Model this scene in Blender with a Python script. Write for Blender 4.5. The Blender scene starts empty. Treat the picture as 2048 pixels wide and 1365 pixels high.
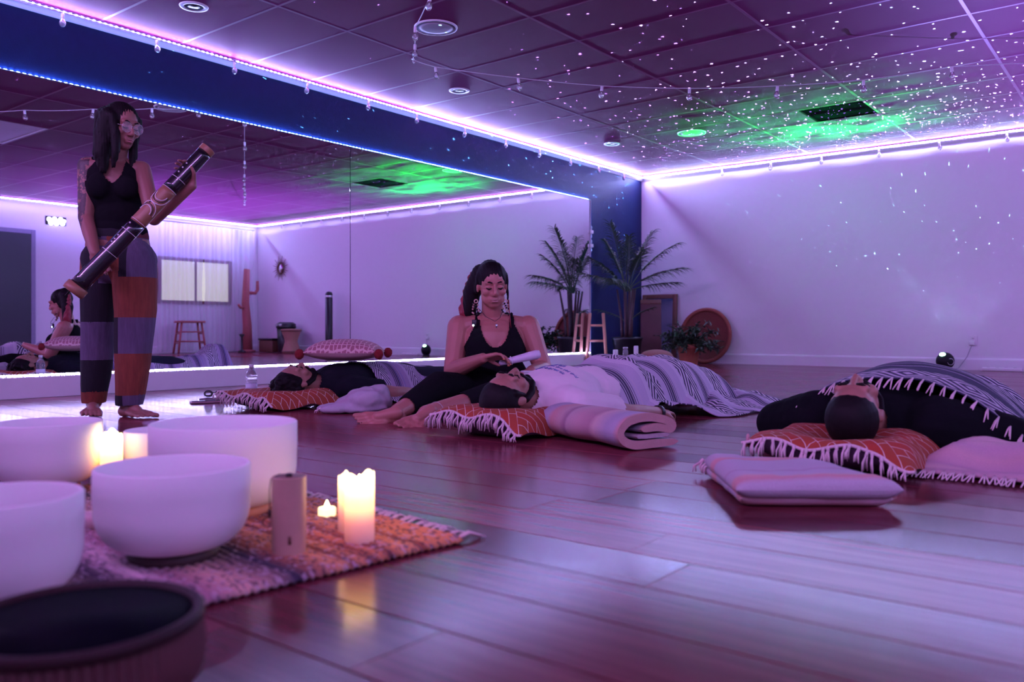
import bpy, bmesh, math, random
from math import sin, cos, pi, radians, sqrt
from mathutils import Vector, Matrix, noise
from mathutils.bvhtree import BVHTree

random.seed(7)
scene = bpy.context.scene
COL = scene.collection

# ------------------------------------------------------------------ camera
YAW = radians(38.1)
EYE = 0.46
FPX, HORIZON = 1680.0, 659.0
XW, YW, XR, YF = -5.98, 10.64, 3.2, -0.5      # mirror wall, back wall, right wall, wall behind the camera
ZC, ZTRIM = 2.65, 2.582
Z_MIR0, Z_MIR1, Y_MIR1 = 0.147, 2.149, 9.28

cd = bpy.data.cameras.new('camera')
cd.sensor_width = 36.0
cd.lens = FPX / 2048 * 36.0
cd.shift_y = -(682.5 - HORIZON) / 2048
cd.clip_start = 0.05
cd.dof.use_dof = True
cd.dof.focus_distance = 4.6
cd.dof.aperture_fstop = 2.8
cam = bpy.data.objects.new('camera', cd)
cam.location = (0, 0, EYE)
cam.rotation_euler = (radians(90), 0, YAW)
COL.objects.link(cam)
scene.camera = cam

# ------------------------------------------------------------------ world and exposure
w = bpy.data.worlds.new('night')
scene.world = w
w.use_nodes = True
w.node_tree.nodes['Background'].inputs[0].default_value = (0.010, 0.008, 0.03, 1)
w.node_tree.nodes['Background'].inputs[1].default_value = 0.2
vs = scene.view_settings
vs.view_transform = 'Standard'
vs.look = 'None'
vs.exposure = 1.42
vs.gamma = 1.0
vs.use_curve_mapping = False
cy = scene.cycles
cy.use_denoising = True
cy.blur_glossy = 1.0
cy.sample_clamp_indirect = 6.0
cy.max_bounces = 6
cy.diffuse_bounces = 3
cy.glossy_bounces = 4
cy.transmission_bounces = 6
cy.transparent_max_bounces = 8
cy.use_adaptive_sampling = True
cy.adaptive_threshold = 0.05

LED_COL = (0.41, 0.43, 1.0)
LED_CEIL = 350.0          # radiance of the diodes along the ceiling
LED_MIRROR_TOP = 95.0
LED_LEDGE = 44.0
LED_PINK, LED_PINK_S = (.64, .32, 1.0), 430.0     # strip behind the camera
STAR, NEBULA, HAZE = 28000.0, 11000.0, 1100.0

# ------------------------------------------------------------------ helpers
CY, SY = cos(YAW), sin(YAW)

def cw(cx, t, z=0.0):
    """right / forward distances from the camera -> world"""
    return Vector((cx * CY - t * SY, cx * SY + t * CY, z))

def at(px, py, z=0.0):
    """where the line of sight through a pixel meets the height z"""
    t = FPX * (EYE - z) / (py - HORIZON)
    return cw((px - 1024) / FPX * t, t, z)

def ray(px, t, z=0.0):
    return cw((px - 1024) / FPX * t, t, z)

def frame(px0, t0):
    """local frame standing on the floor, x right and y away as seen by the camera"""
    cx0 = (px0 - 1024) / FPX * t0
    def S(px, py, dy=0.0):
        t = t0 + dy
        return Vector(((px - 1024) / FPX * t - cx0, dy, EYE - (py - HORIZON) / FPX * t))
    return cw(cx0, t0), S

def V(*a):
    return Vector(a)

# --- materials
MATS = {}

class NT:
    """tiny node-expression helper"""
    def __init__(s, m):
        s.t = m.node_tree; s.n = s.t.nodes; s.l = s.t.links
    def node(s, kind, **kw):
        n = s.n.new(kind)
        for k, v in kw.items():
            setattr(n, k, v)
        return n
    def put(s, sock, v):
        if v is None: return
        if isinstance(v, bpy.types.NodeSocket): s.l.new(v, sock)
        else:
            try: sock.default_value = v
            except Exception:
                sock.default_value = (v[0], v[1], v[2], 1.0)
    def m(s, op, a, b=None, c=None):
        n = s.node('ShaderNodeMath', operation=op)
        s.put(n.inputs[0], a); s.put(n.inputs[1], b)
        if c is not None: s.put(n.inputs[2], c)
        return n.outputs[0]
    def mix(s, f, a, b, mode='MIX'):
        n = s.node('ShaderNodeMix', data_type='RGBA', blend_type=mode)
        s.put(n.inputs[0], f)
        for i, v in ((6, a), (7, b)):
            if isinstance(v, bpy.types.NodeSocket): s.l.new(v, n.inputs[i])
            else: n.inputs[i].default_value = (v[0], v[1], v[2], 1.0)
        return n.outputs[2]
    def noise(s, vec, scale, detail=3.0, rough=0.5, out=0):
        n = s.node('ShaderNodeTexNoise')
        s.put(n.inputs['Vector'], vec)
        n.inputs['Scale'].default_value = scale
        n.inputs['Detail'].default_value = detail
        n.inputs['Roughness'].default_value = rough
        return n.outputs[out]
    def coord(s, name='Object'):
        return s.node('ShaderNodeTexCoord').outputs[name]
    def xyz(s, vec):
        n = s.node('ShaderNodeSeparateXYZ'); s.put(n.inputs[0], vec)
        return n.outputs
    def comb(s, x, y, z):
        n = s.node('ShaderNodeCombineXYZ')
        s.put(n.inputs[0], x); s.put(n.inputs[1], y); s.put(n.inputs[2], z)
        return n.outputs[0]
    def scale(s, vec, sc, rot=(0, 0, 0)):
        n = s.node('ShaderNodeMapping')
        s.put(n.inputs[0], vec)
        n.inputs['Scale'].default_value = sc
        n.inputs['Rotation'].default_value = rot
        return n.outputs[0]
    def ramp(s, f, stops, interp='CONSTANT'):
        n = s.node('ShaderNodeValToRGB')
        n.color_ramp.interpolation = interp
        el = n.color_ramp.elements
        while len(el) > 1: el.remove(el[0])
        el[0].position = stops[0][0]; el[0].color = tuple(stops[0][1]) + (1,)
        for p, c in stops[1:]:
            e = el.new(p); e.color = tuple(c) + (1,)
        s.put(n.inputs[0], f)
        return n.outputs[0]

def mat(name, col=(.5, .5, .5), rough=.6, metal=0.0, var=.12, vscale=18.0, bump=0.0, bscale=120.0,
        emit=None, emit_s=0.0, trans=0.0, sss=0.0, spec=.5, coat=0.0, sheen=0.0, alpha=None, build=None):
    if name in MATS: return MATS[name]
    m = bpy.data.materials.new(name); m.use_nodes = True
    MATS[name] = m
    h = NT(m)
    b = h.n['Principled BSDF']
    co = h.coord('Object')
    c = None
    if build: c = build(h, co, b)
    if c is None:
        nz = h.noise(co, vscale, 4.0, .6)
        lo = tuple(x * (1 - var) for x in col); hi = tuple(min(1, x * (1 + var)) for x in col)
        c = h.mix(nz, lo, hi)
    h.put(b.inputs['Base Color'], c)
    if not b.inputs['Roughness'].is_linked: b.inputs['Roughness'].default_value = rough
    b.inputs['Metallic'].default_value = metal
    b.inputs['Specular IOR Level'].default_value = spec
    b.inputs['Transmission Weight'].default_value = trans
    b.inputs['Coat Weight'].default_value = coat
    b.inputs['Sheen Weight'].default_value = sheen
    if sss:
        b.inputs['Subsurface Weight'].default_value = sss
        b.inputs['Subsurface Radius'].default_value = (.02, .01, .006)
    if emit:
        b.inputs['Emission Color'].default_value = tuple(emit) + (1,)
        b.inputs['Emission Strength'].default_value = emit_s
    if alpha is not None: b.inputs['Alpha'].default_value = alpha
    if bump:
        bn = h.node('ShaderNodeBump')
        bn.inputs['Strength'].default_value = min(1, bump); bn.inputs['Distance'].default_value = .004
        h.l.new(h.noise(co, bscale, 3.0, .6), bn.inputs['Height'])
        h.l.new(bn.outputs[0], b.inputs['Normal'])
    return m

# --- mesh building
class MB:
    def __init__(s):
        s.v = []; s.f = []; s.mi = []; s.uv = {}; s.cur = 0
    def add(s, vs, fs):
        o = len(s.v)
        s.v += [Vector(p) for p in vs]
        for f in fs:
            s.f.append([i + o for i in f]); s.mi.append(s.cur)
        return o
    def box(s, c, d, rot=None):
        c = Vector(c); hx, hy, hz = d[0] / 2, d[1] / 2, d[2] / 2
        vs = [Vector((x, y, z)) for x in (-hx, hx) for y in (-hy, hy) for z in (-hz, hz)]
        if rot is not None: vs = [rot @ p for p in vs]
        return s.add([p + c for p in vs], [(0, 1, 3, 2), (4, 6, 7, 5), (0, 4, 5, 1), (2, 3, 7, 6), (0, 2, 6, 4), (1, 5, 7, 3)])
    def bbox(s, lo, hi, bev=0.0, rot=None, org=None):
        """box with bevelled edges between two corners"""
        bm = bmesh.new()
        bmesh.ops.create_cube(bm, size=1.0)
        lo, hi = Vector(lo), Vector(hi)
        for q in bm.verts:
            q.co = Vector((lo[i] + (q.co[i] + .5) * (hi[i] - lo[i]) for i in range(3)))
        if bev: bmesh.ops.bevel(bm, geom=bm.edges[:], offset=bev, segments=2, profile=.5, affect='EDGES')
        bm.verts.index_update()
        vs = [q.co.copy() for q in bm.verts]
        if rot is not None: vs = [rot @ p for p in vs]
        if org is not None: vs = [p + Vector(org) for p in vs]
        s.add(vs, [[q.index for q in f.verts] for f in bm.faces]); bm.free()
    def lathe(s, prof, c=(0, 0, 0), n=32, rot=None, close=False):
        """profile of (r, z) revolved around z"""
        c = Vector(c); vs = []; fs = []; k = len(prof)
        for i in range(n):
            a = 2 * pi * i / n
            for r, z in prof:
                p = Vector((r * cos(a), r * sin(a), z))
                vs.append((rot @ p if rot is not None else p) + c)
        for i in range(n):
            j = (i + 1) % n
            for q in range(k - 1 if not close else k):
                q2 = (q + 1) % k
                fs.append((i * k + q, j * k + q, j * k + q2, i * k + q2))
        o = s.add(vs, fs)
        if not close:
            if prof[0][0] > 1e-5: s.f.append([o + i * k for i in range(n)][::-1]); s.mi.append(s.cur)
            if prof[-1][0] > 1e-5: s.f.append([o + i * k + k - 1 for i in range(n)]); s.mi.append(s.cur)
    def tube(s, pts, r, n=6, cap=True):
        pts = [Vector(p) for p in pts]
        rs = r if isinstance(r, (list, tuple)) else [r] * len(pts)
        vs = []; fs = []
        up = None
        for i, p in enumerate(pts):
            d = (pts[min(i + 1, len(pts) - 1)] - pts[max(i - 1, 0)])
            if d.length < 1e-9: d = Vector((0, 0, 1))
            d.normalize()
            if up is None:
                up = Vector((0, 0, 1)) if abs(d.z) < .9 else Vector((1, 0, 0))
            a = d.cross(up)
            if a.length < 1e-6: a = d.orthogonal()
            a.normalize(); b = a.cross(d).normalized(); up = b
            for q in range(n):
                g = 2 * pi * q / n
                vs.append(p + (a * cos(g) + b * sin(g)) * rs[i])
        for i in range(len(pts) - 1):
            for q in range(n):
                q2 = (q + 1) % n
                fs.append((i * n + q, i * n + q2, (i + 1) * n + q2, (i + 1) * n + q))
        if cap:
            fs.append(tuple(range(n))[::-1]); fs.append(tuple((len(pts) - 1) * n + q for q in range(n)))
        s.add(vs, fs)
    def cap(s, p0, r0, p1, r1, n=14, m=5):
        """tapered capsule"""
        p0, p1 = Vector(p0), Vector(p1)
        d = p1 - p0; L = d.length
        if L < 1e-6: d = Vector((0, 0, 1)); L = 1e-6
        q = d.to_track_quat('Z', 'Y').to_matrix()
        prof = []
        for i in range(m + 1):
            a = -pi / 2 + (pi / 2) * i / m
            prof.append((max(1e-6, r0 * cos(a)), r0 * sin(a)))
        for i in range(m + 1):
            a = (pi / 2) * i / m
            prof.append((max(1e-6, r1 * cos(a)), L + r1 * sin(a)))
        s.lathe(prof, p0, n, q)
    def chain(s, *pr):
        """capsule chain: p, r, p, r ..."""
        for i in range(0, len(pr) - 2, 2):
            s.cap(pr[i], pr[i + 1], pr[i + 2], pr[i + 3])
    def ell(s, c, r, rot=None, n=20, m=12):
        prof = []
        for i in range(m + 1):
            a = -pi / 2 + pi * i / m
            prof.append((max(1e-6, cos(a)), sin(a)))
        c = Vector(c); sc = Matrix.Diagonal(Vector(r))
        R = (rot @ sc) if rot is not None else sc
        s.lathe(prof, c, n, R)
    def ring(s, c, R, r, rot=None, n=32, m=8, sx=1.0, sy=1.0):
        prof = [(R + r * cos(2 * pi * i / m), r * sin(2 * pi * i / m)) for i in range(m)]
        M = Matrix.Diagonal(Vector((sx, sy, 1)))
        s.lathe(prof, c, n, (rot @ M) if rot is not None else M, close=True)
    def grid(s, fn, nu, nv, uvfn=None):
        vs = []; fs = []
        o = len(s.v)
        for j in range(nv + 1):
            for i in range(nu + 1):
                u, v_ = i / nu, j / nv
                vs.append(fn(u, v_))
                if uvfn: s.uv[o + len(vs) - 1] = uvfn(u, v_)
        for j in range(nv):
            for i in range(nu):
                a = j * (nu + 1) + i
                fs.append((a, a + 1, a + nu + 2, a + nu + 1))
        s.add(vs, fs)
    def mesh(s, name, mats, smooth=True):
        me = bpy.data.meshes.new(name)
        me.from_pydata(s.v, [], s.f)
        for m in (mats if isinstance(mats, (list, tuple)) else [mats]): me.materials.append(m)
        me.polygons.foreach_set('material_index', s.mi)
        me.polygons.foreach_set('use_smooth', [smooth] * len(me.polygons))
        if s.uv:
            lay = me.uv_layers.new(name='UVMap')
            for lp in me.loops:
                lay.data[lp.index].uv = s.uv.get(lp.vertex_index, (0, 0))
        me.update()
        return me
    def build(s, name, mats, parent=None, smooth=True, angle=None, loc=None, rotz=0.0, label=None):
        me = s.mesh(name, mats, smooth)
        if angle: me.set_sharp_from_angle(angle=radians(angle))
        return link(name, me, parent, loc, rotz, label)

def link(name, me, parent=None, loc=None, rotz=0.0, label=None):
    o = bpy.data.objects.new(name, me); COL.objects.link(o)
    if parent is not None: o.parent = parent
    if loc is not None: o.location = loc
    if rotz: o.rotation_euler = (0, 0, rotz)
    if label: o['label'] = label
    return o

def thing(name, label, cat, loc=(0, 0, 0), rotz=0.0, group=None):
    o = bpy.data.objects.new(name, None); COL.objects.link(o)
    o.empty_display_size = .1
    o.location = loc; o.rotation_euler = (0, 0, rotz)
    return tag(o, label, cat, group)

def tag(o, label, cat, group=None):
    o['label'] = label; o['category'] = cat
    if group: o['group'] = group
    return o

def struct(o, label=None):
    o['kind'] = 'structure'
    if label: o['label'] = label
    return o

def stuff(o):
    o['kind'] = 'stuff'
    return o

def fuse_mesh(mb, voxel=.006, smooth=4, cut=None, slot=None, nslots=1):
    """fuse overlapping solids into one continuous surface"""
    me = mb.mesh('tmp', MATS['skin'], True)
    o = bpy.data.objects.new('tmp', me); COL.objects.link(o)
    r = o.modifiers.new('r', 'REMESH'); r.mode = 'VOXEL'; r.voxel_size = voxel; r.use_smooth_shade = True
    if smooth:
        sm = o.modifiers.new('s', 'SMOOTH'); sm.factor = .5; sm.iterations = smooth
    dg = bpy.context.evaluated_depsgraph_get()
    out = bpy.data.meshes.new_from_object(o.evaluated_get(dg))
    bpy.data.objects.remove(o); bpy.data.meshes.remove(me)
    if cut:
        bm = bmesh.new(); bm.from_mesh(out)
        dead = [f for f in bm.faces if not cut(f.calc_center_median(), f.normal)]
        bmesh.ops.delete(bm, geom=dead, context='FACES')
        bm.to_mesh(out); bm.free()
    return out

def fuse(name, mb, mats, parent=None, voxel=.006, smooth=4, cut=None, slot=None, label=None, disp=None):
    me = fuse_mesh(mb, voxel, smooth, cut)
    me.name = name
    me.materials.clear()
    for m in (mats if isinstance(mats, (list, tuple)) else [mats]): me.materials.append(m)
    if disp:
        pairs = [(q.co.copy(), q.normal.copy()) for q in me.vertices]
        flat = []
        for c, nrm in pairs: flat.extend(c + nrm * disp(c))
        me.vertices.foreach_set('co', flat)
    for p in me.polygons:
        p.use_smooth = True
        p.material_index = slot(p.center, p.normal) if slot else 0
    me.update()
    return link(name, me, parent, label=label)

def basis(fwd, up):
    """matrix whose columns are right, forward, up"""
    f = Vector(fwd).normalized(); u = Vector(up)
    u = (u - f * u.dot(f)).normalized()
    r = f.cross(u)
    return Matrix((r, f, u)).transposed()

def copy_tree(o, parent=None):
    c = o.copy(); COL.objects.link(c)
    if parent is not None: c.parent = parent
    for ch in [x for x in bpy.data.objects if x.parent == o]: copy_tree(ch, c)
    return c

def lerp(a, b, t): return a + (b - a) * t
def sstep(a, b, x):
    t = max(0.0, min(1.0, (x - a) / (b - a)))
    return t * t * (3 - 2 * t)
def n3(x, y, z=0.0): return noise.noise(Vector((x, y, z)))
# ------------------------------------------------------------------ materials of the place
def floor_build(h, co, b):
    oi = h.node('ShaderNodeObjectInfo')
    geo = h.node('ShaderNodeNewGeometry').outputs['Position']
    off = h.m('MULTIPLY', oi.outputs['Random'], 37.0)
    v = h.node('ShaderNodeVectorMath', operation='ADD')
    h.l.new(geo, v.inputs[0]); h.l.new(h.comb(off, off, off), v.inputs[1])
    st = h.scale(v.outputs[0], (1.2, 22.0, 4.0))
    g = h.noise(st, 2.2, 6.0, .62)
    g2 = h.noise(h.scale(v.outputs[0], (.5, 60.0, 4.0)), 3.0, 4.0, .7)
    c = h.ramp(g, [(0.25, (.11, .016, .032)), (.5, (.19, .028, .052)), (.8, (.28, .055, .075))], 'LINEAR')
    c = h.mix(h.m('MULTIPLY', g2, .5), c, (.06, .022, .02))
    tone = h.m('MULTIPLY_ADD', oi.outputs['Random'], .8, .55)
    c = h.mix(1.0, c, h.comb(tone, tone, tone), 'MULTIPLY')
    rr = h.m('MULTIPLY_ADD', g2, .05, h.m('MULTIPLY_ADD', oi.outputs['Random'], .07, .135))
    h.l.new(rr, b.inputs['Roughness'])
    bn = h.node('ShaderNodeBump'); bn.inputs['Strength'].default_value = .05; bn.inputs['Distance'].default_value = .002
    h.l.new(g2, bn.inputs['Height']); h.l.new(bn.outputs[0], b.inputs['Normal'])
    return c
M_FLOOR = mat('floor_wood', rough=.2, spec=.13, coat=0.0, build=floor_build)
M_FLOOR.node_tree.nodes['Principled BSDF'].inputs['Coat Roughness'].default_value = .12
M_WALL = mat('wall_paint', (.82, .79, .84), .75, var=.03, bump=.15, bscale=160)
M_NAVY = mat('navy_paint', (.007, .020, .085), .5, var=.15, spec=.2, bump=.5, bscale=90)
M_WHITE = mat('white_trim', (.75, .72, .76), .45, var=.03)
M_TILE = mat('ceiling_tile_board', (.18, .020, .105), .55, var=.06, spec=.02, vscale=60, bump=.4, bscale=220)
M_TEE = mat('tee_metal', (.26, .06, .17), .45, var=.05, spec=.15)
M_FIX = mat('fixture_white', (.72, .68, .74), .4, var=.03)
M_MIRROR = mat('mirror_silver', (.86, .86, .90), .0, 1.0, var=.0)
M_LED = mat('led_diode', (.9, .9, .95), .4, emit=LED_COL, emit_s=LED_CEIL)
M_LEDL = mat('led_diode_left', (.9, .9, .95), .4, emit=LED_COL, emit_s=LED_CEIL * 1.6)
M_LEDR = mat('led_diode_right', (.9, .9, .95), .4, emit=LED_COL, emit_s=LED_CEIL * .55)
M_LEDB = mat('led_diode_blue', (.9, .9, .95), .4, emit=(.16, .32, 1.0), emit_s=LED_MIRROR_TOP)
M_LEDW = mat('led_diode_ledge', (.9, .9, .95), .4, emit=(.48, .42, 1.0), emit_s=LED_LEDGE)
M_LEDP = mat('led_diode_pink', (.9, .9, .95), .4, emit=LED_PINK, emit_s=LED_PINK_S)
M_TAPE = mat('led_tape', (.8, .8, .82), .5)
M_BLACK = mat('black_plastic', (.012, .012, .016), .35)
M_DARKWOOD = mat('dark_wood', (.16, .06, .04), .45, var=.3, vscale=30)
M_WOOD = mat('light_wood', (.62, .32, .20), .5, var=.2, vscale=30)
M_REDWOOD = mat('red_wood', (.36, .09, .09), .55, var=.2, vscale=30)
M_GLASS = mat('clear_glass', (.95, .95, .97), .06, trans=.9, var=0)
M_STEEL = mat('brushed_steel', (.6, .6, .62), .3, 1.0)
MATS['skin'] = mat('skin_mid', (.38, .17, .13), .5, var=.10, vscale=9, sss=.08)

# ------------------------------------------------------------------ floor
PW = 0.19
mb = MB(); mb.box(((XW + XR) / 2, (YW + YF) / 2, -.06), (XR - XW + .3, YW - YF + .3, .10))
floor = struct(mb.build('floor', M_FLOOR, smooth=False), 'glossy reddish brown plank floor')
def plank_mesh(L):
    q = MB(); q.bbox((0, .0012, -.012), (L, PW - .0012, 0), .0015)
    me = q.mesh('floor_plank', M_FLOOR, False)
    return me
PLANK = {L: plank_mesh(L) for L in (1.5, 1.9, 2.3)}
rp = random.Random(3)
y = .945 - 4 * PW
while y < YW - .02:
    if y + PW > YW:
        break
    x = XW + .0 - rp.random() * 1.4
    xmax = .6 if y < 6 else -.6
    while x < xmax:
        L = rp.choice((1.5, 1.9, 2.3))
        x0 = x
        if x0 < XW:                      # first plank of the row is cut at the wall
            q = MB(); q.bbox((0, .0012, -.012), (x0 + L - XW - .002, PW - .0012, 0), .0015)
            me = q.mesh('floor_plank', M_FLOOR, False); x0 = XW
        else: me = PLANK[L]
        o = link('floor_plank', me, floor); o.location = (x0 + .001, y, 0)
        x += L
    y += PW

# ------------------------------------------------------------------ ceiling
mb = MB(); mb.box(((XW + XR) / 2, (YW + YF) / 2, ZC + .11), (XR - XW + .3, YW - YF + .3, .16))
ceiling = struct(mb.build('ceiling', M_TILE, smooth=False), 'dropped ceiling of large rectangular tiles in a metal grid')
Y_T0 = 4.11 - .61 * 4
nrow = int((YW - Y_T0) / .61) + 1
DARK_TILES = {(2, 11)}
LIGHT_TILES = {(2, 11), (3, 3)}
for k in range(8):
    for r in range(nrow):
        x0, y0 = XW + 1.22 * k, Y_T0 + .61 * r
        x1, y1 = min(x0 + 1.22, XR), min(y0 + .61, YW)
        if x1 - x0 < .1 or y1 - y0 < .05: continue
        if (k, r) == (2, 11): x1 = x0 + .61
        elif (k, r) in LIGHT_TILES: continue
        dz = .0
        q = MB(); q.bbox((x0 + .009, y0 + .009, ZC + dz), (x1 - .009, y1 - .009, ZC + .025 + dz), .0015)
        q.build('ceiling_tile', M_TILE, ceiling, smooth=False)
for k in range(0, 9):
    x0 = min(XW + 1.22 * k, XR - .012)
    q = MB(); q.bbox((x0 - .012, Y_T0, ZC - .0006), (x0 + .012, YW, ZC + .004), .001); q.build('main_tee', M_TEE, ceiling, smooth=False)
for r in range(nrow):
    y0 = Y_T0 + .61 * r
    q = MB(); q.bbox((XW, y0 - .011, ZC - .0005), (XR, y0 + .011, ZC + .003), .001); q.build('cross_tee', M_TEE, ceiling, smooth=False)

# ------------------------------------------------------------------ walls
def wallbox(name, lo, hi, m, label):
    q = MB(); q.bbox(lo, hi); return struct(q.build(name, m, smooth=False), label)
wl = wallbox('wall_left', (XW - .25, YF - .2, -.05), (XW - .03, YW + .2, ZC + .1), M_NAVY, 'navy wall around the long mirror')
for nm, lo, hi in (('wall_panel', (XW - .04, YF, Z_MIR1), (XW, YW, ZC)), ('wall_panel', (XW - .04, Y_MIR1, 0), (XW, YW, Z_MIR1))):
    q = MB(); q.bbox(lo, hi); q.build(nm, M_NAVY, wl, smooth=False)
wallbox('wall_back', (XW, YW, -.05), (XR + .2, YW + .2, ZC + .1), M_WALL, 'pale lavender back wall')
wallbox('wall_right', (XR, YF - .2, -.05), (XR + .2, YW, ZC + .1), M_WALL, 'pale lavender wall seen in the mirror')
wallbox('wall_front', (XW, YF - .2, -.05), (XR, YF, ZC + .1), M_WALL, 'pale wall behind the camera')

# crown trim with ridges, baseboards
CROWN = [(0, 2.582), (.012, 2.582), (.015, 2.588), (.021, 2.590), (.026, 2.597), (.031, 2.599), (.037, 2.607), (.042, 2.609), (.048, 2.617), (0, 2.618)]
BASE = [(0, 0), (.016, 0), (.016, .115), (.012, .128), (.006, .135), (0, .135)]
def extrude(name, prof, a, b, out, m, label=None):
    q = MB(); a, b, out = Vector(a), Vector(b), Vector(out); n = len(prof)
    vs = [a + out * d + Vector((0, 0, z)) for d, z in prof] + [b + out * d + Vector((0, 0, z)) for d, z in prof]
    q.add(vs, [(i, (i + 1) % n, n + (i + 1) % n, n + i) for i in range(n)] + [tuple(range(n))[::-1], tuple(range(n, 2 * n))])
    return struct(q.build(name, m, smooth=False), label)
extrude('trim_1', CROWN, (XW, YF, 0), (XW, YW, 0), (1, 0, 0), M_WHITE, 'white ridged crown trim above the navy wall')
extrude('trim_2', CROWN, (XW, YW, 0), (XR, YW, 0), (0, -1, 0), M_WHITE, 'white crown trim along the back wall')
extrude('trim_3', CROWN, (XR, YW, 0), (XR, YF, 0), (-1, 0, 0), M_WHITE, 'white crown trim of the wall in the mirror')
extrude('baseboard_back', BASE, (XW, YW, 0), (XR, YW, 0), (0, -1, 0), M_WALL, 'painted baseboard along the back wall')
extrude('baseboard_right', BASE, (XR, YW, 0), (XR, YF, 0), (-1, 0, 0), M_WALL, 'painted baseboard in the mirror')
q = MB(); q.bbox((XW - .03, YF, 0), (XW + .012, Y_MIR1 + .02, Z_MIR0 - .004), .003)
struct(q.build('baseboard_left', M_WALL, smooth=False), 'white ledge below the long mirror')

# the mirror: three silvered panes side by side
mir = thing('wall_mirror', 'long frameless mirror covering the navy wall', 'mirror', (XW, 3.0, Z_MIR0))
seams = [YF + .01, 1.12, 5.20, Y_MIR1]
for a, b in zip(seams, seams[1:]):
    q = MB(); q.bbox((-.012, a + .003 - 3.0, 0), (-.002, b - .003 - 3.0, Z_MIR1 - Z_MIR0), .0008)
    q.build('pane', M_MIRROR, mir, smooth=False)

# ------------------------------------------------------------------ LED strips
def led_strip(label, p0, p1, out, m, pitch=.04, bead=.013, wide=.010, group='LED light strips', up=(0, 0, 1)):
    p0, p1, out, up = Vector(p0), Vector(p1), Vector(out).normalized(), Vector(up)
    d = p1 - p0; L = d.length; d.normalize(); side = d.cross(out).normalized()
    R = Matrix((d, side, out)).transposed()
    r = thing('led_strip', label, 'LED strip', p0, 0, group)
    q = MB(); q.box(d * L / 2 + out * .001, (L, .012, .002), R); q.build('tape', M_TAPE, r, smooth=False)
    q = MB(); n = int(L / pitch)
    for i in range(n):
        c_ = d * (pitch * (i + .5)) + out * .004
        q.add([c_ - d * bead / 2 - side * wide / 2, c_ + d * bead / 2 - side * wide / 2, c_ + d * bead / 2 + side * wide / 2, c_ - d * bead / 2 + side * wide / 2], [(0, 1, 2, 3)])
    stuff(q.build('diodes', m, r, smooth=False))
    return r
ZL = 2.626
led_strip('LED strip with separate bright dots at the top left of the navy wall', (XW + .052, 0.2, ZL - .006), (XW + .052, 3.94, ZL - .006), (1, 0, 1.0), M_LEDL, .04, .011, .010)
led_strip('LED strip tucked behind the crown trim in the middle of the navy wall', (XW + .052, 3.95, ZL - .006), (XW + .052, 6.0, ZL - .006), (1, 0, 1.0), M_LEDL)
led_strip('bright LED strip at the ceiling running into the room corner', (XW + .052, 6.0, ZL - .006), (XW + .052, YW - .06, ZL - .006), (1, 0, 1.0), M_LEDL, .03, .02)
led_strip('bright LED strip at the ceiling along the back wall', (XW + .06, YW - .050, ZL), (XR - .06, YW - .050, ZL), (0, -1, -.15), M_LED, .033, .02)
led_strip('bright LED strip above the door and curtain in the mirror', (XR - .050, YW - .06, ZL), (XR - .050, YF + .06, ZL), (-1, 0, -.15), M_LEDR, .033, .02)
led_strip('pink LED strip at the ceiling behind the camera', (XR - .06, YF + .050, ZL), (XW + .06, YF + .050, ZL), (0, 1, .1), M_LEDP, .033, .02)
led_strip('blue LED strip along the top edge of the long mirror', (XW + .004, 0.2, Z_MIR1 + .004), (XW + .004, Y_MIR1, Z_MIR1 + .004), (.35, 0, 1), M_LEDB, .038, .016, .012)
led_strip('blue LED strip up the right edge of the long mirror', (XW + .004, Y_MIR1 + .004, Z_MIR0), (XW + .004, Y_MIR1 + .004, Z_MIR1), (.35, 1, 0), M_LEDB, .06, .010, .006)
led_strip('bright LED strip on the ledge under the long mirror', (XW + .004, 0.2, Z_MIR0 + .004), (XW + .004, Y_MIR1, Z_MIR0 + .004), (.9, 0, .45), M_LEDW, .034, .022, .014)
# connectors of the strip on the mirror's right edge
for z0, lb in ((1.735, 'upper white clip on the blue LED strip'), (1.555, 'lower white clip on the blue LED strip')):
    t = thing('strip_connector', lb, 'connector', (XW + .006, Y_MIR1 + .012, z0))
    q = MB(); q.bbox((-.004, -.022, -.022), (.022, .034, .022), .006); q.build('housing', M_WHITE, t)
    for zs in (1, -1):
        q = MB(); q.tube([(.008, 0, .022 * zs), (.012, .006, .06 * zs), (.006, 0, .08 * zs)], .003); q.build('wire', M_TAPE, t)

# ------------------------------------------------------------------ ceiling fixtures
def downlight(x, y, label):
    t = thing('recessed_downlight', label, 'downlight', (x, y, ZC), 0, 'recessed downlights')
    q = MB(); q.lathe([(.062, -.002), (.066, -.008), (.092, -.006), (.095, -.001), (.095, .004), (.062, .004)], n=32, close=True); q.build('trim_ring', M_FIX, t)
    q = MB(); q.lathe([(.061, -.003), (.052, .002), (.001, .004)], n=28); q.build('dark_lens', M_BLACK, t)
downlight(-5.21, 3.15, 'recessed downlight nearest the top left corner')
downlight(-5.13, 5.76, 'recessed downlight between the other two by the navy wall')
downlight(-5.19, 8.53, 'recessed downlight nearest the room corner')
def speaker(x, y, label):
    t = thing('ceiling_speaker', label, 'speaker', (x, y, ZC), 0, 'ceiling speakers')
    q = MB(); q.lathe([(.14, -.004), (.146, -.010), (.155, -.008), (.158, 0), (.158, .004), (.14, .004)], n=40, close=True); q.build('rim', M_FIX, t)
    q = MB(); q.lathe([(.141, -.007), (.09, -.010), (.001, -.011)], n=40); q.build('grille', mat('speaker_grille', (.36, .32, .40), .5, var=.1, vscale=400), t)
speaker(-4.19, 4.45, 'round ceiling speaker near the top of the picture')
speaker(-4.20, 8.60, 'round ceiling speaker beside the green projected light')
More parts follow.
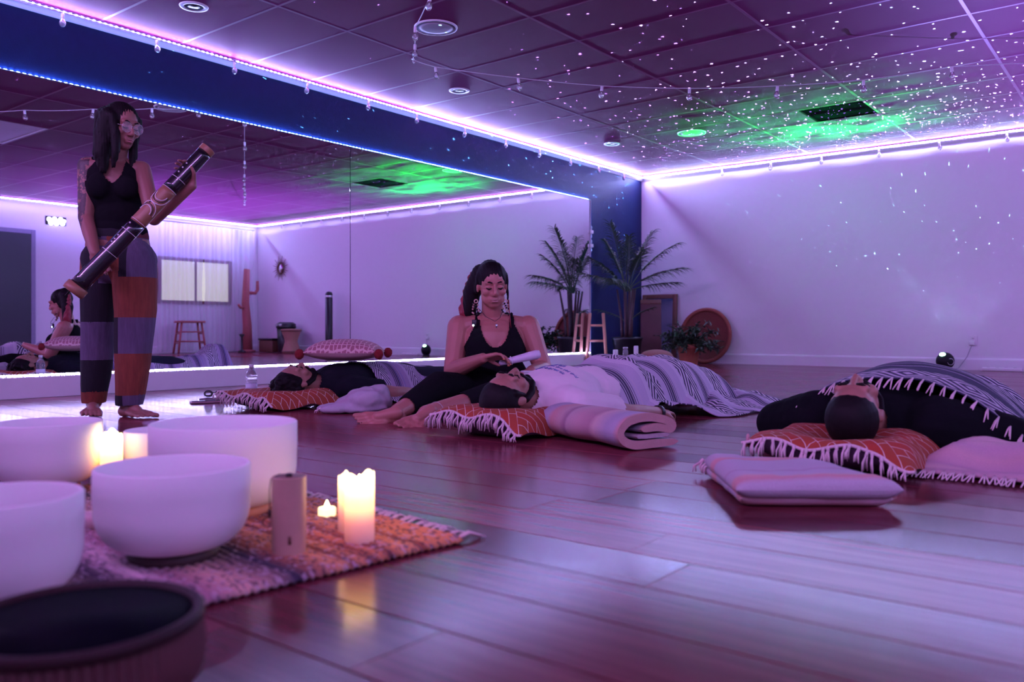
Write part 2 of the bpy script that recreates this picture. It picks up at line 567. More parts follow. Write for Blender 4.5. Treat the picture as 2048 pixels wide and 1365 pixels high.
def troffer(k, r, label, m, half=False):
    x0, y0 = XW + 1.22 * k, Y_T0 + .61 * r
    t = thing('light_panel', label, 'ceiling panel', (x0 + (.915 if half else .61), y0 + .305, ZC), 0, 'unlit ceiling light panels')
    w_ = .295 if half else .6
    q = MB()
    for lo, hi in (((-w_, -.295, -.001), (w_, -.27, .02)), ((-w_, .27, -.001), (w_, .295, .02)), ((-w_, -.27, -.001), (.025 - w_, .27, .02)), ((w_ - .025, -.27, -.001), (w_, .27, .02))):
        q.bbox(lo, hi, .001)
    q.build('frame', m if half else M_FIX, t, smooth=False)
    q = MB(); q.bbox((.025 - w_, -.27, .008), (w_ - .025, .27, .018)); q.build('lens', m, t, smooth=False)
troffer(2, 11, 'dark square panel in the ceiling above the green light', mat('dark_lens_panel', (.012, .0015, .010), .8, spec=.0), True)
troffer(3, 3, 'pale rectangular light panel seen in the mirror at upper left', mat('pale_lens_panel', (.85, .80, .88), .4))

# ------------------------------------------------------------------ string lights
def _bulb_meshes():
    q = MB(); q.lathe([(.006, -.036), (.009, -.042), (.017, -.054), (.022, -.068), (.022, -.078), (.017, -.091), (.008, -.098), (.0005, -.1)], n=16)
    b = q.mesh('bulb', M_GLASS)
    q = MB(); q.lathe([(.009, -.002), (.0115, -.006), (.0115, -.036), (.009, -.043)], n=12)
    s = q.mesh('socket', mat('white_socket', (.7, .66, .74), .4))
    return b, s
BULB, SOCKET = _bulb_meshes()
def string_light(label, pts, bulbs, sag=0.0, sub=8):
    t = thing('string_light', label, 'string lights', pts[0], 0, 'strings of clear globe bulbs')
    o0 = Vector(pts[0]); path = []
    for a, b in zip(pts, pts[1:]):
        a, b = Vector(a), Vector(b)
        for i in range(sub):
            u = i / sub
            p = a.lerp(b, u); p.z -= sag * 4 * u * (1 - u); path.append(p - o0)
    path.append(Vector(pts[-1]) - o0)
    q = MB(); q.tube(path, .0032, 5); q.build('cord', mat('pale_cord', (.62, .55, .66), .5), t)
    for p in bulbs:
        s = link('socket', SOCKET, t); s.location = Vector(p) - o0
        s.rotation_euler = (random.uniform(-.15, .15), random.uniform(-.15, .15), 0)
        link('bulb', BULB, s)
    return t
xs = XW + .05
wy = [2.61, 3.28, 3.94, 4.67, 5.38, 6.02, 6.75, 7.45, 8.1, 8.75, 9.4, 10.05]
string_light('string of globe bulbs hung along the crown trim of the navy wall', [(xs, 1.5, 2.60)] + [(xs, y_, 2.612) for y_ in wy] + [(xs, 10.5, 2.6)], [(xs, y_, 2.612) for y_ in wy], .006)
wx = []
for px in (1447, 1545, 1646, 1760, 1880, 2015):
    a = (px - 1024) / FPX; dx, dy = a * CY - SY, a * SY + CY
    wx.append(dx / dy * YW)
wx += [wx[-1] + .62 * i for i in range(1, 7)]
yb = YW - .05
string_light('string of globe bulbs hung along the crown trim of the back wall', [(XW + .3, yb, 2.605)] + [(x_, yb, 2.61) for x_ in wx] + [(XR - .2, yb, 2.6)], [(x_, yb, 2.61) for x_ in wx], .006)
bl = []
for px, py in ((871, 134), (1036, 156), (1204, 172), (1379, 177), (1555, 172), (1727, 160), (1903, 133)):
    a = (px - 1024) / FPX; dx, dy = a * CY - SY, a * SY + CY
    t_ = 8.14 / (dy - .68 * dx)
    bl.append(Vector((dx * t_, dy * t_, EYE + (HORIZON - py) / FPX * t_)))
hook = Vector((-4.83, 4.86, ZC - .005))
end = bl[-1] + (bl[-1] - bl[-2]) * 3.4; end.z = ZC - .01
bl.append(bl[-1].lerp(end, .33) + V(0, 0, -.02)); bl.append(bl[-2].lerp(end, .7) + V(0, 0, -.02))
string_light('string of globe bulbs swagged across the ceiling under the projected stars', [hook] + bl + [end], bl, .004)
bl2 = [V(-4.50, 4.55, 2.62), V(-4.2, 4.25, 2.60), V(-3.73, 3.91, 2.6), V(-3.2, 3.5, 2.59), V(-2.6, 3.1, 2.59)]
string_light('string of globe bulbs coming down from the top edge to the ceiling hook', [hook] + bl2 + [V(-1.5, 2.3, ZC - .01)], bl2, .01)
t = thing('ceiling_hook', 'small white hook where two bulb strings meet', 'hook', hook)
q = MB(); q.tube([(0, 0, .006), (0, 0, -.02), (.01, 0, -.03), (.02, 0, -.022)], .003); q.lathe([(.001, .002), (.014, .002), (.014, .008), (.001, .008)], n=14); q.build('hook_body', M_WHITE, t)

# ------------------------------------------------------------------ door, window and furniture only seen in the mirror
q = MB(); q.bbox((XR - .03, 5.18, 0), (XR - .002, 6.15, 2.07), .004)
dr = struct(q.build('door_1', mat('dark_door', (.035, .03, .05), .4), smooth=False), 'dark door seen in the mirror')
for lo, hi in (((XR - .035, 6.15, 0), (XR, 6.22, 2.14)), ((XR - .035, 5.11, 0), (XR, 5.18, 2.14)), ((XR - .035, 5.18, 2.07), (XR, 6.15, 2.14))):
    q = MB(); q.bbox(lo, hi, .004); q.build('door_casing', mat('purple_casing', (.30, .26, .40), .5), dr, smooth=False)
q = MB(); q.tube([(XR - .03, 5.28, 1.0), (XR - .08, 5.28, 1.0), (XR - .08, 5.40, 1.0)], .012, 8); q.build('door_handle', M_STEEL, dr)
q = MB(); q.bbox((XR - .03, 4.0, 0), (XR - .002, 4.72, 2.07), .004)
struct(q.build('door_2', MATS['dark_door'], smooth=False), 'second dark doorway at the left edge of the mirror')

q = MB()
for lo, hi in (((XR - .05, 8.40, .96), (XR, 8.47, 1.85)), ((XR - .05, 9.92, .96), (XR, 9.99, 1.85)), ((XR - .05, 8.47, 1.79), (XR, 9.92, 1.85)), ((XR - .05, 8.47, .96), (XR, 9.92, 1.02)), ((XR - .04, 9.17, 1.02), (XR - .002, 9.21, 1.79))):
    q.bbox(lo, hi, .004)
wn = struct(q.build('window_1', M_DARKWOOD, smooth=False), 'bright window behind a sheer curtain, seen in the mirror')
M_PANE = mat('lit_window_blind', (.5, .5, .45), .6, emit=(.80, .80, .60), emit_s=.26)
for a, b in ((8.47, 9.17), (9.21, 9.92)):
    q = MB(); q.bbox((XR - .02, a, 1.02), (XR - .008, b, 1.79)); q.build('pane', M_PANE, wn, smooth=False)
t = thing('curtain', 'white sheer curtain hanging over the bright window in the mirror', 'curtain', (XR - .16, 9.3, 0))
def sheer_build(h, co, b):
    b.inputs['Alpha'].default_value = .38
    return h.mix(h.noise(h.scale(co, (1, 30, .3)), 2.0), (.6, .55, .66), (.8, .76, .85))
M_SHEER = mat('sheer_cloth', rough=.9, build=sheer_build, alpha=.38)
for a, b in ((-.98, -.05), (.0, 1.1)):
    q = MB()
    q.grid(lambda u, v_: Vector((.03 * sin(u * 62 + 2 * n3(u * 9, v_ * 2)) * (.6 + .4 * v_), lerp(a, b, u) + .03 * n3(u * 5, v_ * 3), lerp(2.5, .03, v_))), 90, 10)
    q.build('drape', M_SHEER, t)
q = MB(); q.tube([(0, -1.05, 2.52), (0, 1.15, 2.52)], .012, 8); q.ell((0, -1.07, 2.52), (.02, .02, .02)); q.build('rod', M_STEEL, t)

t = thing('lit_sign', 'small glowing white sign of puffy outlines above the dark door in the mirror', 'sign', (XR, 6.56, 2.33))
q = MB(); q.bbox((-.02, -.17, -.075), (0, .17, .075), .01); q.build('backing', M_BLACK, t)
q = MB()
for y_, z_, r_ in ((-.12, .02, .04), (-.09, -.035, .045), (-.03, .03, .04), (0, -.03, .05), (.07, .025, .045), (.10, -.03, .045), (.13, .01, .03)):
    q.ell((-.025, y_, z_), (.012, r_, r_))
q.build('glowing_puffs', mat('sign_glow', (.9, .9, .9), .5, emit=(.85, .9, 1.0), emit_s=2.2), t)

# wooden stool
t = thing('wooden_stool', 'wooden step stool in front of the sheer curtain in the mirror', 'stool', (XR - .55, 8.75, 0), .3)
q = MB(); q.bbox((-.2, -.24, .58), (.2, .24, .62), .008); q.build('seat', M_REDWOOD, t)
for sx in (-1, 1):
    for sy in (-1, 1):
        q = MB(); q.tube([(sx * .15, sy * .18, .58), (sx * .2, sy * .25, 0)], .02, 8); q.build('leg', M_REDWOOD, t)
for z_ in (.2, .38):
    for sy in (-1, 1):
        q = MB(); q.tube([(-.18, sy * (.25 - z_ * .11), z_), (.18, sy * (.25 - z_ * .11), z_)], .012, 8); q.build('rung', M_REDWOOD, t)
    for sx in (-1, 1):
        q = MB(); q.tube([(sx * (.2 - z_ * .08), -.22, z_ + .03), (sx * (.2 - z_ * .08), .22, z_ + .03)], .012, 8); q.build('rung', M_REDWOOD, t)
# wooden cactus
t = thing('wooden_cactus', 'tall carved wooden cactus in the mirrored room corner', 'sculpture', (XR - .42, YW - .55, 0))
q = MB(); q.tube([(0, 0, .02), (.0, .01, .5), (.02, -.02, 1.0), (0, 0, 1.68)], [.11, .09, .075, .06], 12); q.build('trunk', M_REDWOOD, t)
q = MB(); q.tube([(0, .05, 1.2), (0, .2, 1.2), (0, .25, 1.27), (0, .25, 1.45)], [.035, .035, .035, .03], 10); q.build('arm', M_REDWOOD, t)
q = MB(); q.tube([(0, -.05, .9), (0, -.15, .9), (0, -.2, .96)], [.03, .03, .025], 10); q.build('arm', M_REDWOOD, t)
q = MB(); q.lathe([(.01, 0), (.17, 0), (.17, .03), (.1, .05), (.01, .05)], n=20); q.build('base', M_REDWOOD, t)
# sunburst mirror
t = thing('sunburst_mirror', 'small round sunburst mirror on the wall in the reflection', 'mirror', (2.39, YW - .02, 1.71))
Ry = Matrix.Rotation(pi / 2, 3, 'X')
q = MB(); q.lathe([(.001, 0), (.09, 0), (.09, .012), (.001, .012)], n=28, rot=Ry); q.build('glass', M_MIRROR, t)
q = MB(); q.ring((0, -.006, 0), .098, .012, Ry)
for i in range(24):
    a = 2 * pi * i / 24; r_ = .26 if i % 2 else .2
    q.tube([(.1 * cos(a), -.006, .1 * sin(a)), (r_ * cos(a), -.006, r_ * sin(a))], [.010, .003], 5)
q.build('rays', M_DARKWOOD, t)
# bin, drum stool, tower fan, hand weight
t = thing('waste_bin', 'black round waste bin with a swing lid in the reflection', 'bin', (1.78, 10.3, 0))
q = MB(); q.lathe([(.14, 0), (.15, .01), (.18, .5), (.17, .5), (.13, .02)], n=28, close=True); q.lathe([(.001, .0), (.14, .0), (.14, .02), (.001, .02)], n=24); q.build('body', M_BLACK, t)
q = MB(); q.lathe([(.19, .48), (.195, .50), (.19, .56), (.13, .60), (.125, .58), (.18, .5)], n=28, close=True); q.build('lid', M_BLACK, t)
q = MB(); q.bbox((-.1, -.19, .52), (.1, -.175, .56), .005); q.build('flap', M_STEEL, t)
t = thing('woven_stool', 'waisted woven drum stool beside the black bin in the reflection', 'stool', (1.42, 10.15, 0))
q = MB(); q.lathe([(.001, 0), (.17, 0), (.165, .06), (.12, .22), (.13, .28), (.19, .44), (.2, .46), (.001, .47)], n=32); q.build('body', mat('rattan', (.45, .22, .16), .7, var=.4, vscale=90, bump=.6), t)
for z_, r_ in ((.03, .172), (.43, .192)):
    q = MB(); q.ring((0, 0, z_), r_, .012); q.build('band', M_DARKWOOD, t)
t = thing('tower_fan', 'slim black tower fan standing by the wall in the reflection', 'fan', (.58, 10.38, 0))
q = MB(); q.lathe([(.001, 0), (.15, 0), (.15, .015), (.06, .04), (.001, .04)], n=28); q.build('base', M_BLACK, t)
q = MB(); q.lathe([(.06, .03), (.07, .05), (.07, 1.06), (.06, 1.06)], n=24); q.build('column', M_BLACK, t)
q = MB(); q.lathe([(.068, 1.06), (.071, 1.065), (.071, 1.10), (.068, 1.105)], n=24); q.build('silver_band', M_STEEL, t)
q = MB(); q.lathe([(.07, 1.10), (.068, 1.13), (.05, 1.165), (.001, 1.18)], n=24); q.build('cap', M_BLACK, t)
t = thing('dark_box', 'low dark storage box beside the bin in the reflection', 'box', (2.25, 10.3, 0))
q = MB(); q.bbox((-.22, -.15, 0), (.22, .15, .24), .02); q.build('body', M_DARKWOOD, t)
q = MB(); q.bbox((-.23, -.16, .24), (.23, .16, .28), .01); q.build('lid', M_BLACK, t)
t = thing('small_stand', 'small dark stand behind the blanketed feet in the reflection', 'stand', (XR - .75, 9.75, 0))
q = MB(); q.lathe([(.001, 0), (.08, 0), (.08, .02), (.02, .06), (.02, .3), (.06, .36), (.001, .37)], n=18); q.build('body', M_BLACK, t)
# ------------------------------------------------------------------ far corner: palm, ladder, frame, plants, candles
def leaf_strip(q, p, d, side, L, wd, droop, seg=3):
    """slender leaflet, folded along its midrib"""
    pts = []
    for i in range(seg + 1):
        u = i / seg
        c = p + d * (L * u) - Vector((0, 0, droop * u * u))
        ww = wd * (1 - u) ** .6 * (.55 + .9 * min(1, u * 3)) if i < seg else .0004
        pts.append((c - side * ww, c + Vector((0, 0, -ww * .5)), c + side * ww))
    vs = [x for tr in pts for x in tr]; fs = []
    for i in range(seg):
        for j in (0, 1): fs.append((i * 3 + j, i * 3 + j + 1, i * 3 + j + 4, i * 3 + j + 3))
    q.add(vs, fs)
def palm_frond(parent, base, az, L, rise, bend, rnd, m, nl=30, lw=.0075, ll=.30):
    q = MB(); path = []
    d = Vector((cos(az), sin(az), 0))
    for i in range(13):
        u = i / 12
        path.append(Vector(base) + d * (L * (u ** 1.25) * bend) + Vector((0, 0, L * rise * (u - .36 * bend * u * u * 1.3))))
    q.tube(path, [.009 * (1 - .8 * i / 12) for i in range(13)], 5)
    for k in range(nl):
        u = .30 + .69 * k / nl
        f = u * 12; i = min(11, int(f)); p = path[i].lerp(path[i + 1], f - i)
        tg = (path[i + 1] - path[i]).normalized()
        sd = tg.cross(Vector((0, 0, 1))).normalized()
        for s_ in (-1, 1):
            dd = (tg * (.55 + .6 * u) + sd * s_ * (1.0 - .35 * u) + Vector((0, 0, .25))).normalized()
            l_ = ll * (1 - .55 * abs(u - .55) * 1.6) * rnd.uniform(.8, 1.1)
            leaf_strip(q, p, dd, dd.cross(Vector((0, 0, 1))).normalized(), l_, lw, l_ * rnd.uniform(.35, .75))
    for p_ in q.v: p_.x = max(p_.x, XW + .025 - parent.location.x)
    q.build('frond', m, parent, smooth=False)
M_LEAF = mat('palm_leaf', (.045, .085, .045), .5, var=.3)
M_LEAF2 = mat('bush_leaf', (.03, .06, .035), .5, var=.35)
M_POT = mat('terracotta', (.40, .12, .07), .7, var=.2)
PX, PY = -5.55, 9.50
t = thing('potted_palm', 'tall potted palm with arching feathery fronds in the room corner', 'plant', (PX, PY, 0))
q = MB(); q.lathe([(.001, .0), (.14, .0), (.15, .02), (.19, .32), (.2, .33), (.2, .36), (.175, .36), (.165, .3), (.001, .3)], n=28); q.build('pot', M_BLACK, t)
rr = random.Random(11)
for i in range(7):
    a = i * 2.4; r_ = .015 + .012 * i
    q = MB(); q.tube([(r_ * cos(a), r_ * sin(a), .28), (r_ * 1.3 * cos(a), r_ * 1.3 * sin(a), .6), (r_ * 2.2 * cos(a), r_ * 2.2 * sin(a), .98)], [.022, .018, .012], 8)
    q.build('stem', mat('palm_stem', (.07, .035, .04), .5, var=.4, vscale=25), t)
CD = [(-2.2, 1.00, 1.05, .40), (-1.6, .85, 1.0, .42), (.15, 1.05, .85, .62), (.55, 1.0, 1.0, .40), (2.6, .95, .85, .62), (3.4, .95, .6, .85), (-.5, .85, .55, .85), (1.4, .9, .95, .45), (-2.7, .8, .45, .95), (4.3, .7, .35, .95), (.2, .72, .3, .9), (-1.1, .75, .9, .5)]
for az, L, rise, bend in CD:
    ca_ = cos(az + YAW)
    if ca_ < 0: bend = min(bend, .30 / (-ca_ * L))
    palm_frond(t, (.03 * cos(az), .03 * sin(az), .95), az + YAW, L, rise, bend, rr, M_LEAF)
for az, L, rise, bend in ((3.0, .5, .55, .8), (.2, .5, .6, .7)):
    palm_frond(t, (.03 * cos(az), .03 * sin(az), .55), az + YAW, L, rise, bend, rr, M_LEAF, 14, .008, .14)

# small wooden ladder leaning at the mirror
t = thing('wooden_ladder', 'small pale wooden decorative ladder beside the mirror edge', 'ladder', (-5.84, 9.22, 0), YAW - .1)
for s_ in (-1, 1):
    q = MB(); q.tube([(s_ * .13, -.03, 0), (s_ * .085, .03, .67)], .021, 8); q.build('rail', M_WOOD, t)
for z_ in (.10, .31, .51):
    w_ = .13 - z_ * .067
    q = MB(); q.tube([(-w_, -.03 + z_ * .09, z_), (w_, -.03 + z_ * .09, z_)], .015, 8); q.build('rung', M_WOOD, t)

# framed standing mirror at the back wall
t = thing('framed_mirror', 'dark wood framed mirror standing behind the palm', 'mirror', (-5.66, YW - .10, 0))
Rt = Matrix.Rotation(-.06, 3, 'X')
for lo, hi in (((-.27, -.02, 0), (-.21, .02, .95)), ((.21, -.02, 0), (.27, .02, .95)), ((-.21, -.02, .89), (.21, .02, .95)), ((-.21, -.02, 0), (.21, .02, .06))):
    q = MB(); q.bbox(lo, hi, .006, Rt); q.build('frame_bar', M_DARKWOOD, t)
q = MB(); q.bbox((-.21, -.004, .06), (.21, .004, .89), 0, Rt); q.build('glass', M_MIRROR, t, smooth=False)
t = thing('wooden_board', 'upright maroon wooden board leaning behind the palm stems', 'board', (-5.50, 10.05, 0), YAW)
q = MB(); q.bbox((-.14, -.015, 0), (.14, .015, .86), .01, Matrix.Rotation(-.05, 3, 'X')); q.build('panel', mat('maroon_wood', (.11, .03, .04), .6, var=.3, vscale=8), t)
q = MB(); q.bbox((-.14, -.022, .80), (.14, -.012, .86), .004, Matrix.Rotation(-.05, 3, 'X')); q.build('rail', M_DARKWOOD, t)

# round woven tray leaning at the wall
t = thing('round_tray', 'large round red brown woven tray leaning on the back wall', 'tray', (-4.93, YW - .08, 0))
R_ = Matrix.Rotation(pi / 2 - .10, 3, 'X')
q = MB(); q.lathe([(.001, -.012), (.30, -.012), (.355, .02), (.375, .02), (.375, .008), (.31, -.025), (.001, -.025)], (0, -.04, .375), 44, R_)
q.build('dish', mat('red_weave', (.20, .045, .035), .75, var=.35, vscale=70, bump=.6), t)
q = MB(); q.ring((0, -.058, .375), .352, .026, R_, 44); q.build('rim', mat('red_rim', (.30, .07, .05), .7, var=.2), t)

# bushy plant in a terracotta pot
bp = at(1376, 738)
t = thing('bushy_plant', 'dark bushy plant in a terracotta pot before the round tray', 'plant', (-4.80, 9.75, 0))
q = MB(); q.lathe([(.001, 0), (.10, 0), (.105, .01), (.14, .22), (.155, .22), (.155, .27), (.135, .27), (.12, .2), (.001, .2)], n=28); q.build('pot', M_POT, t)
rb = random.Random(5)
for i in range(52):
    az = i * 2.399; el = .0 + 1.2 * rb.random(); L = rb.uniform(.30, .52)
    base = Vector((0, 0, .24)); d = Vector((cos(az) * cos(el), sin(az) * cos(el), sin(el) * .9))
    q = MB(); path = []
    for k in range(6):
        u = k / 5; path.append(base + d * L * u + Vector((0, 0, .05 * u - .16 * u * u * cos(el))))
    q.tube(path, .004, 4)
    for k in range(22):
        u = .2 + .8 * k / 22; f = u * 5; j = min(4, int(f)); p = path[j].lerp(path[j + 1], f - j)
        dd = Vector((rb.uniform(-1, 1), rb.uniform(-1, 1), rb.uniform(-.5, .8))).normalized()
        leaf_strip(q, p, dd, dd.cross(Vector((.3, .2, 1))).normalized(), rb.uniform(.06, .10), .015, .02, 2)
    q.build('branch', M_LEAF2, t, smooth=False)
t = thing('brown_pouf', 'squat brown cushion beside the terracotta pot', 'cushion', (-4.72, 8.75, 0), YAW)
q = MB(); q.ell((0, 0, .11), (.21, .17, .10)); q.ell((0, 0, .15), (.19, .15, .075)); fuse('cover', q, mat('brown_suede', (.30, .13, .11), .85, var=.2, vscale=12), t, .012, 3)
q = MB(); q.ring((0, 0, .125), 1, .035, None, 32, 6, .2, .165); q.v = [Vector((p.x, p.y, .125 + (p.z - .125) * .2)) for p in q.v]; q.build('piping', M_DARKWOOD, t)
M_WAX = mat('white_wax', (.78, .72, .76), .5, var=.03, sss=.2)
M_WICK = mat('wick', (.03, .02, .02), .8)
def pillar(px, tt, r_, h_, label):
    p = ray(px, tt)
    t = thing('pillar_candle', label, 'candle', p, 0, 'unlit pillar candles on the far floor')
    q = MB(); q.lathe([(.001, 0), (r_, 0), (r_, h_ - .006), (r_ - .006, h_), (r_ - .016, h_ - .004), (.001, h_ - .006)], n=20); q.build('wax', M_WAX, t)
    q = MB(); q.tube([(0, 0, h_ - .01), (0, 0, h_ + .01)], .002, 5); q.build('wick', M_WICK, t)
pillar(1272, 9.6, .026, .27, 'tall slim white pillar candle in front of the palm pot')
pillar(1231, 9.9, .030, .22, 'short white pillar candle beside the little ladder')
t = thing('glass_jar', 'clear glass jar between the two white candles', 'jar', ray(1251, 9.7))
q = MB(); q.lathe([(.001, 0), (.03, 0), (.033, .01), (.033, .2), (.027, .225), (.027, .24), (.024, .24), (.024, .22), (.03, .19), (.03, .014), (.001, .012)], n=20); q.build('glass', M_GLASS, t)
q = MB(); q.lathe([(.001, .235), (.029, .235), (.029, .255), (.001, .257)], n=18); q.build('lid', M_STEEL, t)

# ------------------------------------------------------------------ star projector at the back wall, wall socket, cables
pj = Vector((-1.98, 10.36, 0))
t = thing('star_projector', 'round black star projector glowing on the floor by the back wall', 'projector', pj, YAW)
q = MB(); q.ell((0, 0, .105), (.098, .085, .098)); q.build('shell', mat('satin_black', (.01, .01, .014), .45, spec=.2), t)
q = MB(); q.lathe([(.001, 0), (.06, 0), (.065, .01), (.05, .03), (.001, .03)], n=24); q.build('foot', M_BLACK, t)
q = MB(); q.ring((.02, -.078, .10), .035, .004, Matrix.Rotation(pi / 2, 3, 'X')); q.build('ring', M_STEEL, t)
q = MB(); q.ell((-.045, -.03, .178), (.032, .03, .022)); q.build('lens', mat('green_lens', (.6, .9, .7), .2, emit=(.35, 1.0, .55), emit_s=6.0), t)
def projector_light():
    L = bpy.data.lights.new('projector_beam', 'POINT')
    L.energy = 4000.0; L.shadow_soft_size = 0.0; L.color = (1, 1, 1)
    L.use_nodes = True
    nt = L.node_tree
    class _H: pass
    holder = _H(); holder.node_tree = nt
    h = NT(holder)
    em = h.n['Emission']
    x, y_, z_ = h.xyz(h.node('ShaderNodeNewGeometry').outputs['Incoming'])
    zz = h.m('ADD', h.m('MAXIMUM', h.m('ABSOLUTE', z_), .02), 0)
    sg = h.m('SIGN', z_)
    u = h.m('MULTIPLY', h.m('DIVIDE', x, zz), sg); v_ = h.m('MULTIPLY', h.m('DIVIDE', y_, zz), sg)
    uv = h.comb(u, v_, 0)
    vo = h.node('ShaderNodeTexVoronoi', voronoi_dimensions='2D', feature='F1')
    h.l.new(uv, vo.inputs['Vector']); vo.inputs['Scale'].default_value = 17.0; vo.inputs['Randomness'].default_value = 1.0
    dist, colr = vo.outputs['Distance'], vo.outputs['Color']
    rnd = h.xyz(colr)
    r2 = h.m('ADD', h.m('MULTIPLY', u, u), h.m('MULTIPLY', v_, v_))
    rad = h.m('MULTIPLY_ADD', rnd[0], .055, .03)
    rad = h.m('MULTIPLY', rad, h.m('MULTIPLY_ADD', h.m('LESS_THAN', v_, 0.0), .65, .35))
    star = h.m('MULTIPLY', h.m('LESS_THAN', dist, rad), h.m('MULTIPLY_ADD', rnd[1], .9, .15))
    keep = h.m('GREATER_THAN', rnd[2], h.m('MINIMUM', h.m('MULTIPLY_ADD', r2, .12, .22), .9))
    star = h.m('MULTIPLY', star, keep)
    v2 = h.node('ShaderNodeTexVoronoi', voronoi_dimensions='2D', feature='F1')
    h.l.new(uv, v2.inputs['Vector']); v2.inputs['Scale'].default_value = 27.0
    rn2 = h.xyz(v2.outputs['Color'])
    s2 = h.m('MULTIPLY', h.m('LESS_THAN', v2.outputs['Distance'], h.m('MULTIPLY_ADD', rn2[0], .06, .04)), h.m('GREATER_THAN', rn2[1], h.m('MINIMUM', h.m('MULTIPLY_ADD', r2, .22, .55), 1.0)))
    s2 = h.m('MULTIPLY', s2, h.m('LESS_THAN', v_, 0.0))
    star = h.m('ADD', star, h.m('MULTIPLY', s2, .45))
    fall = h.m('DIVIDE', 1.0, h.m('ADD', 1.0, h.m('MULTIPLY', r2, .25)))
    # equal brightness over the ceiling: the distance grows with the angle
    comp = h.m('MINIMUM', h.m('POWER', h.m('ADD', 1.0, r2), 1.0), 6.0)
    up = h.m('GREATER_THAN', z_, 0.0)
    room = h.m('MULTIPLY_ADD', h.m('LESS_THAN', v_, 0.0), .92, .08)
    room = h.m('MULTIPLY', room, h.m('LESS_THAN', v_, 1.05))
    star = h.m('MULTIPLY', h.m('MULTIPLY', star, h.m('MULTIPLY', fall, comp)), STAR)
    def lobe(u0, v0, su, sv):
        a = h.m('DIVIDE', h.m('SUBTRACT', u, u0), su); b = h.m('DIVIDE', h.m('SUBTRACT', v_, v0), sv)
        return h.m('EXPONENT', h.m('MULTIPLY', h.m('ADD', h.m('MULTIPLY', a, a), h.m('MULTIPLY', b, b)), -1.0))
    nz = h.noise(h.scale(uv, (4.0, 9.0, 1.0), (0, 0, .35)), 1.3, 5.0, .6)
    cl = h.m('MAXIMUM', h.m('MULTIPLY', h.m('SUBTRACT', nz, .36), 4.0), 0.0)
    neb = h.m('MULTIPLY', h.m('MULTIPLY', h.m('ADD', lobe(-.42, -.36, .34, .17), h.m('MULTIPLY', lobe(-.55, -.75, .5, .35), .35)), cl), NEBULA)
    nz2 = h.noise(uv, .8, 2.0, .5)
    hz = h.m('MULTIPLY', h.m('MULTIPLY', lobe(1.5, -1.2, 1.0, 1.3), h.m('ADD', nz2, .3)), HAZE)  # blue lobe added to the beam to imitate a veil over the lens
    hz = h.m('MULTIPLY', hz, comp)
    def rgb(v, c):
        return h.comb(h.m('MULTIPLY', v, c[0]), h.m('MULTIPLY', v, c[1]), h.m('MULTIPLY', v, c[2]))
    def vadd(a, b):
        n = h.node('ShaderNodeVectorMath', operation='ADD'); h.l.new(a, n.inputs[0]); h.l.new(b, n.inputs[1]); return n.outputs[0]
    def gate(v): return h.m('MULTIPLY', v, up)
    star = gate(h.m('MULTIPLY', star, room)); neb = gate(neb); hz = gate(h.m('MULTIPLY', hz, h.m('LESS_THAN', v_, -.15)))
    tot = vadd(vadd(rgb(star, (.45, 1.3, 1.5)), rgb(neb, (.0, 1.0, .05))), rgb(hz, (.32, .26, 1.0)))
    h.l.new(tot, em.inputs['Color']); em.inputs['Strength'].default_value = 1.0 / 4000.0
    o = bpy.data.objects.new('projector_beam', L); COL.objects.link(o)
    return o
pl = projector_light(); pl.parent = t; pl.location = (-.02, -.02, .235)
so = thing('wall_socket', 'white wall socket with a plugged adapter above the projector', 'socket', (-1.75, YW - .001, .335))
q = MB(); q.bbox((-.04, -.006, -.06), (.04, 0, .06), .004); q.build('plate', M_WHITE, so)
q = MB(); q.bbox((-.035, -.05, -.055), (.02, -.006, -.005), .008); q.build('adapter', M_WHITE, so)
q = MB(); q.bbox((-.012, -.014, .015), (.012, -.006, .04), .003); q.build('plug', M_STEEL, so)
cb = tag(MB().build('power_cable', M_BLACK) if False else (lambda q: (q.tube([V(-1.76, YW - .04, .27), V(-1.80, YW - .06, .15), V(-1.88, YW - .10, .02), V(-1.92, YW - .18, .012)], .004, 6), q.build('power_cable', mat('grey_cable', (.25, .2, .3), .5)))[1])(MB()), 'thin cable running from the wall socket to the floor', 'cable')
t = thing('power_strip', 'pale power strip lying on the floor along the back wall', 'power strip', (-1.45, YW - .12, 0))
q = MB(); q.bbox((-.19, -.03, 0), (.19, .03, .04), .008); q.build('body', M_WHITE, t)
for i in range(4):
    q = MB(); q.lathe([(.001, .041), (.016, .041), (.016, .043), (.001, .043)], (-.13 + .085 * i, 0, 0), 14); q.build('outlet', mat('grey_outlet', (.35, .32, .38), .5), t)

# ------------------------------------------------------------------ woven rug in the foreground
RC = cw(-.106, 1.80)
du = (cw(-.516, 1.383) - cw(-.106, 1.80)).normalized()     # along the length, toward the camera's left
dv = Vector((-du.y, du.x, 0))
if dv.dot(cw(-.5, 2.19) - RC) < 0: dv = -dv
RUG_L, RUG_W = 1.15, 1.22
rug = thing('woven_rug', 'striped rag rug with fringed end under the white bowls', 'rug', RC)
def rug_z(u, v_): return .007 + .0035 * n3(u * 5, v_ * 5, 1) + .0022 * sin(u * 2 * pi / .018)
def rug_pt(a, b, z): 
    wob = .010 * n3(a * 4, b * 4, 3)
    return du * (a + wob) + dv * (b + wob) + Vector((0, 0, z))
q = MB()
q.grid(lambda u, v_: rug_pt(u * RUG_L, v_ * RUG_W, rug_z(u * RUG_L, v_ * RUG_W) + .004 + (-.008 if v_ in (0, 1) or u in (0, 1) else 0)), 260, 90, lambda u, v_: (u * RUG_L, v_ * RUG_W))
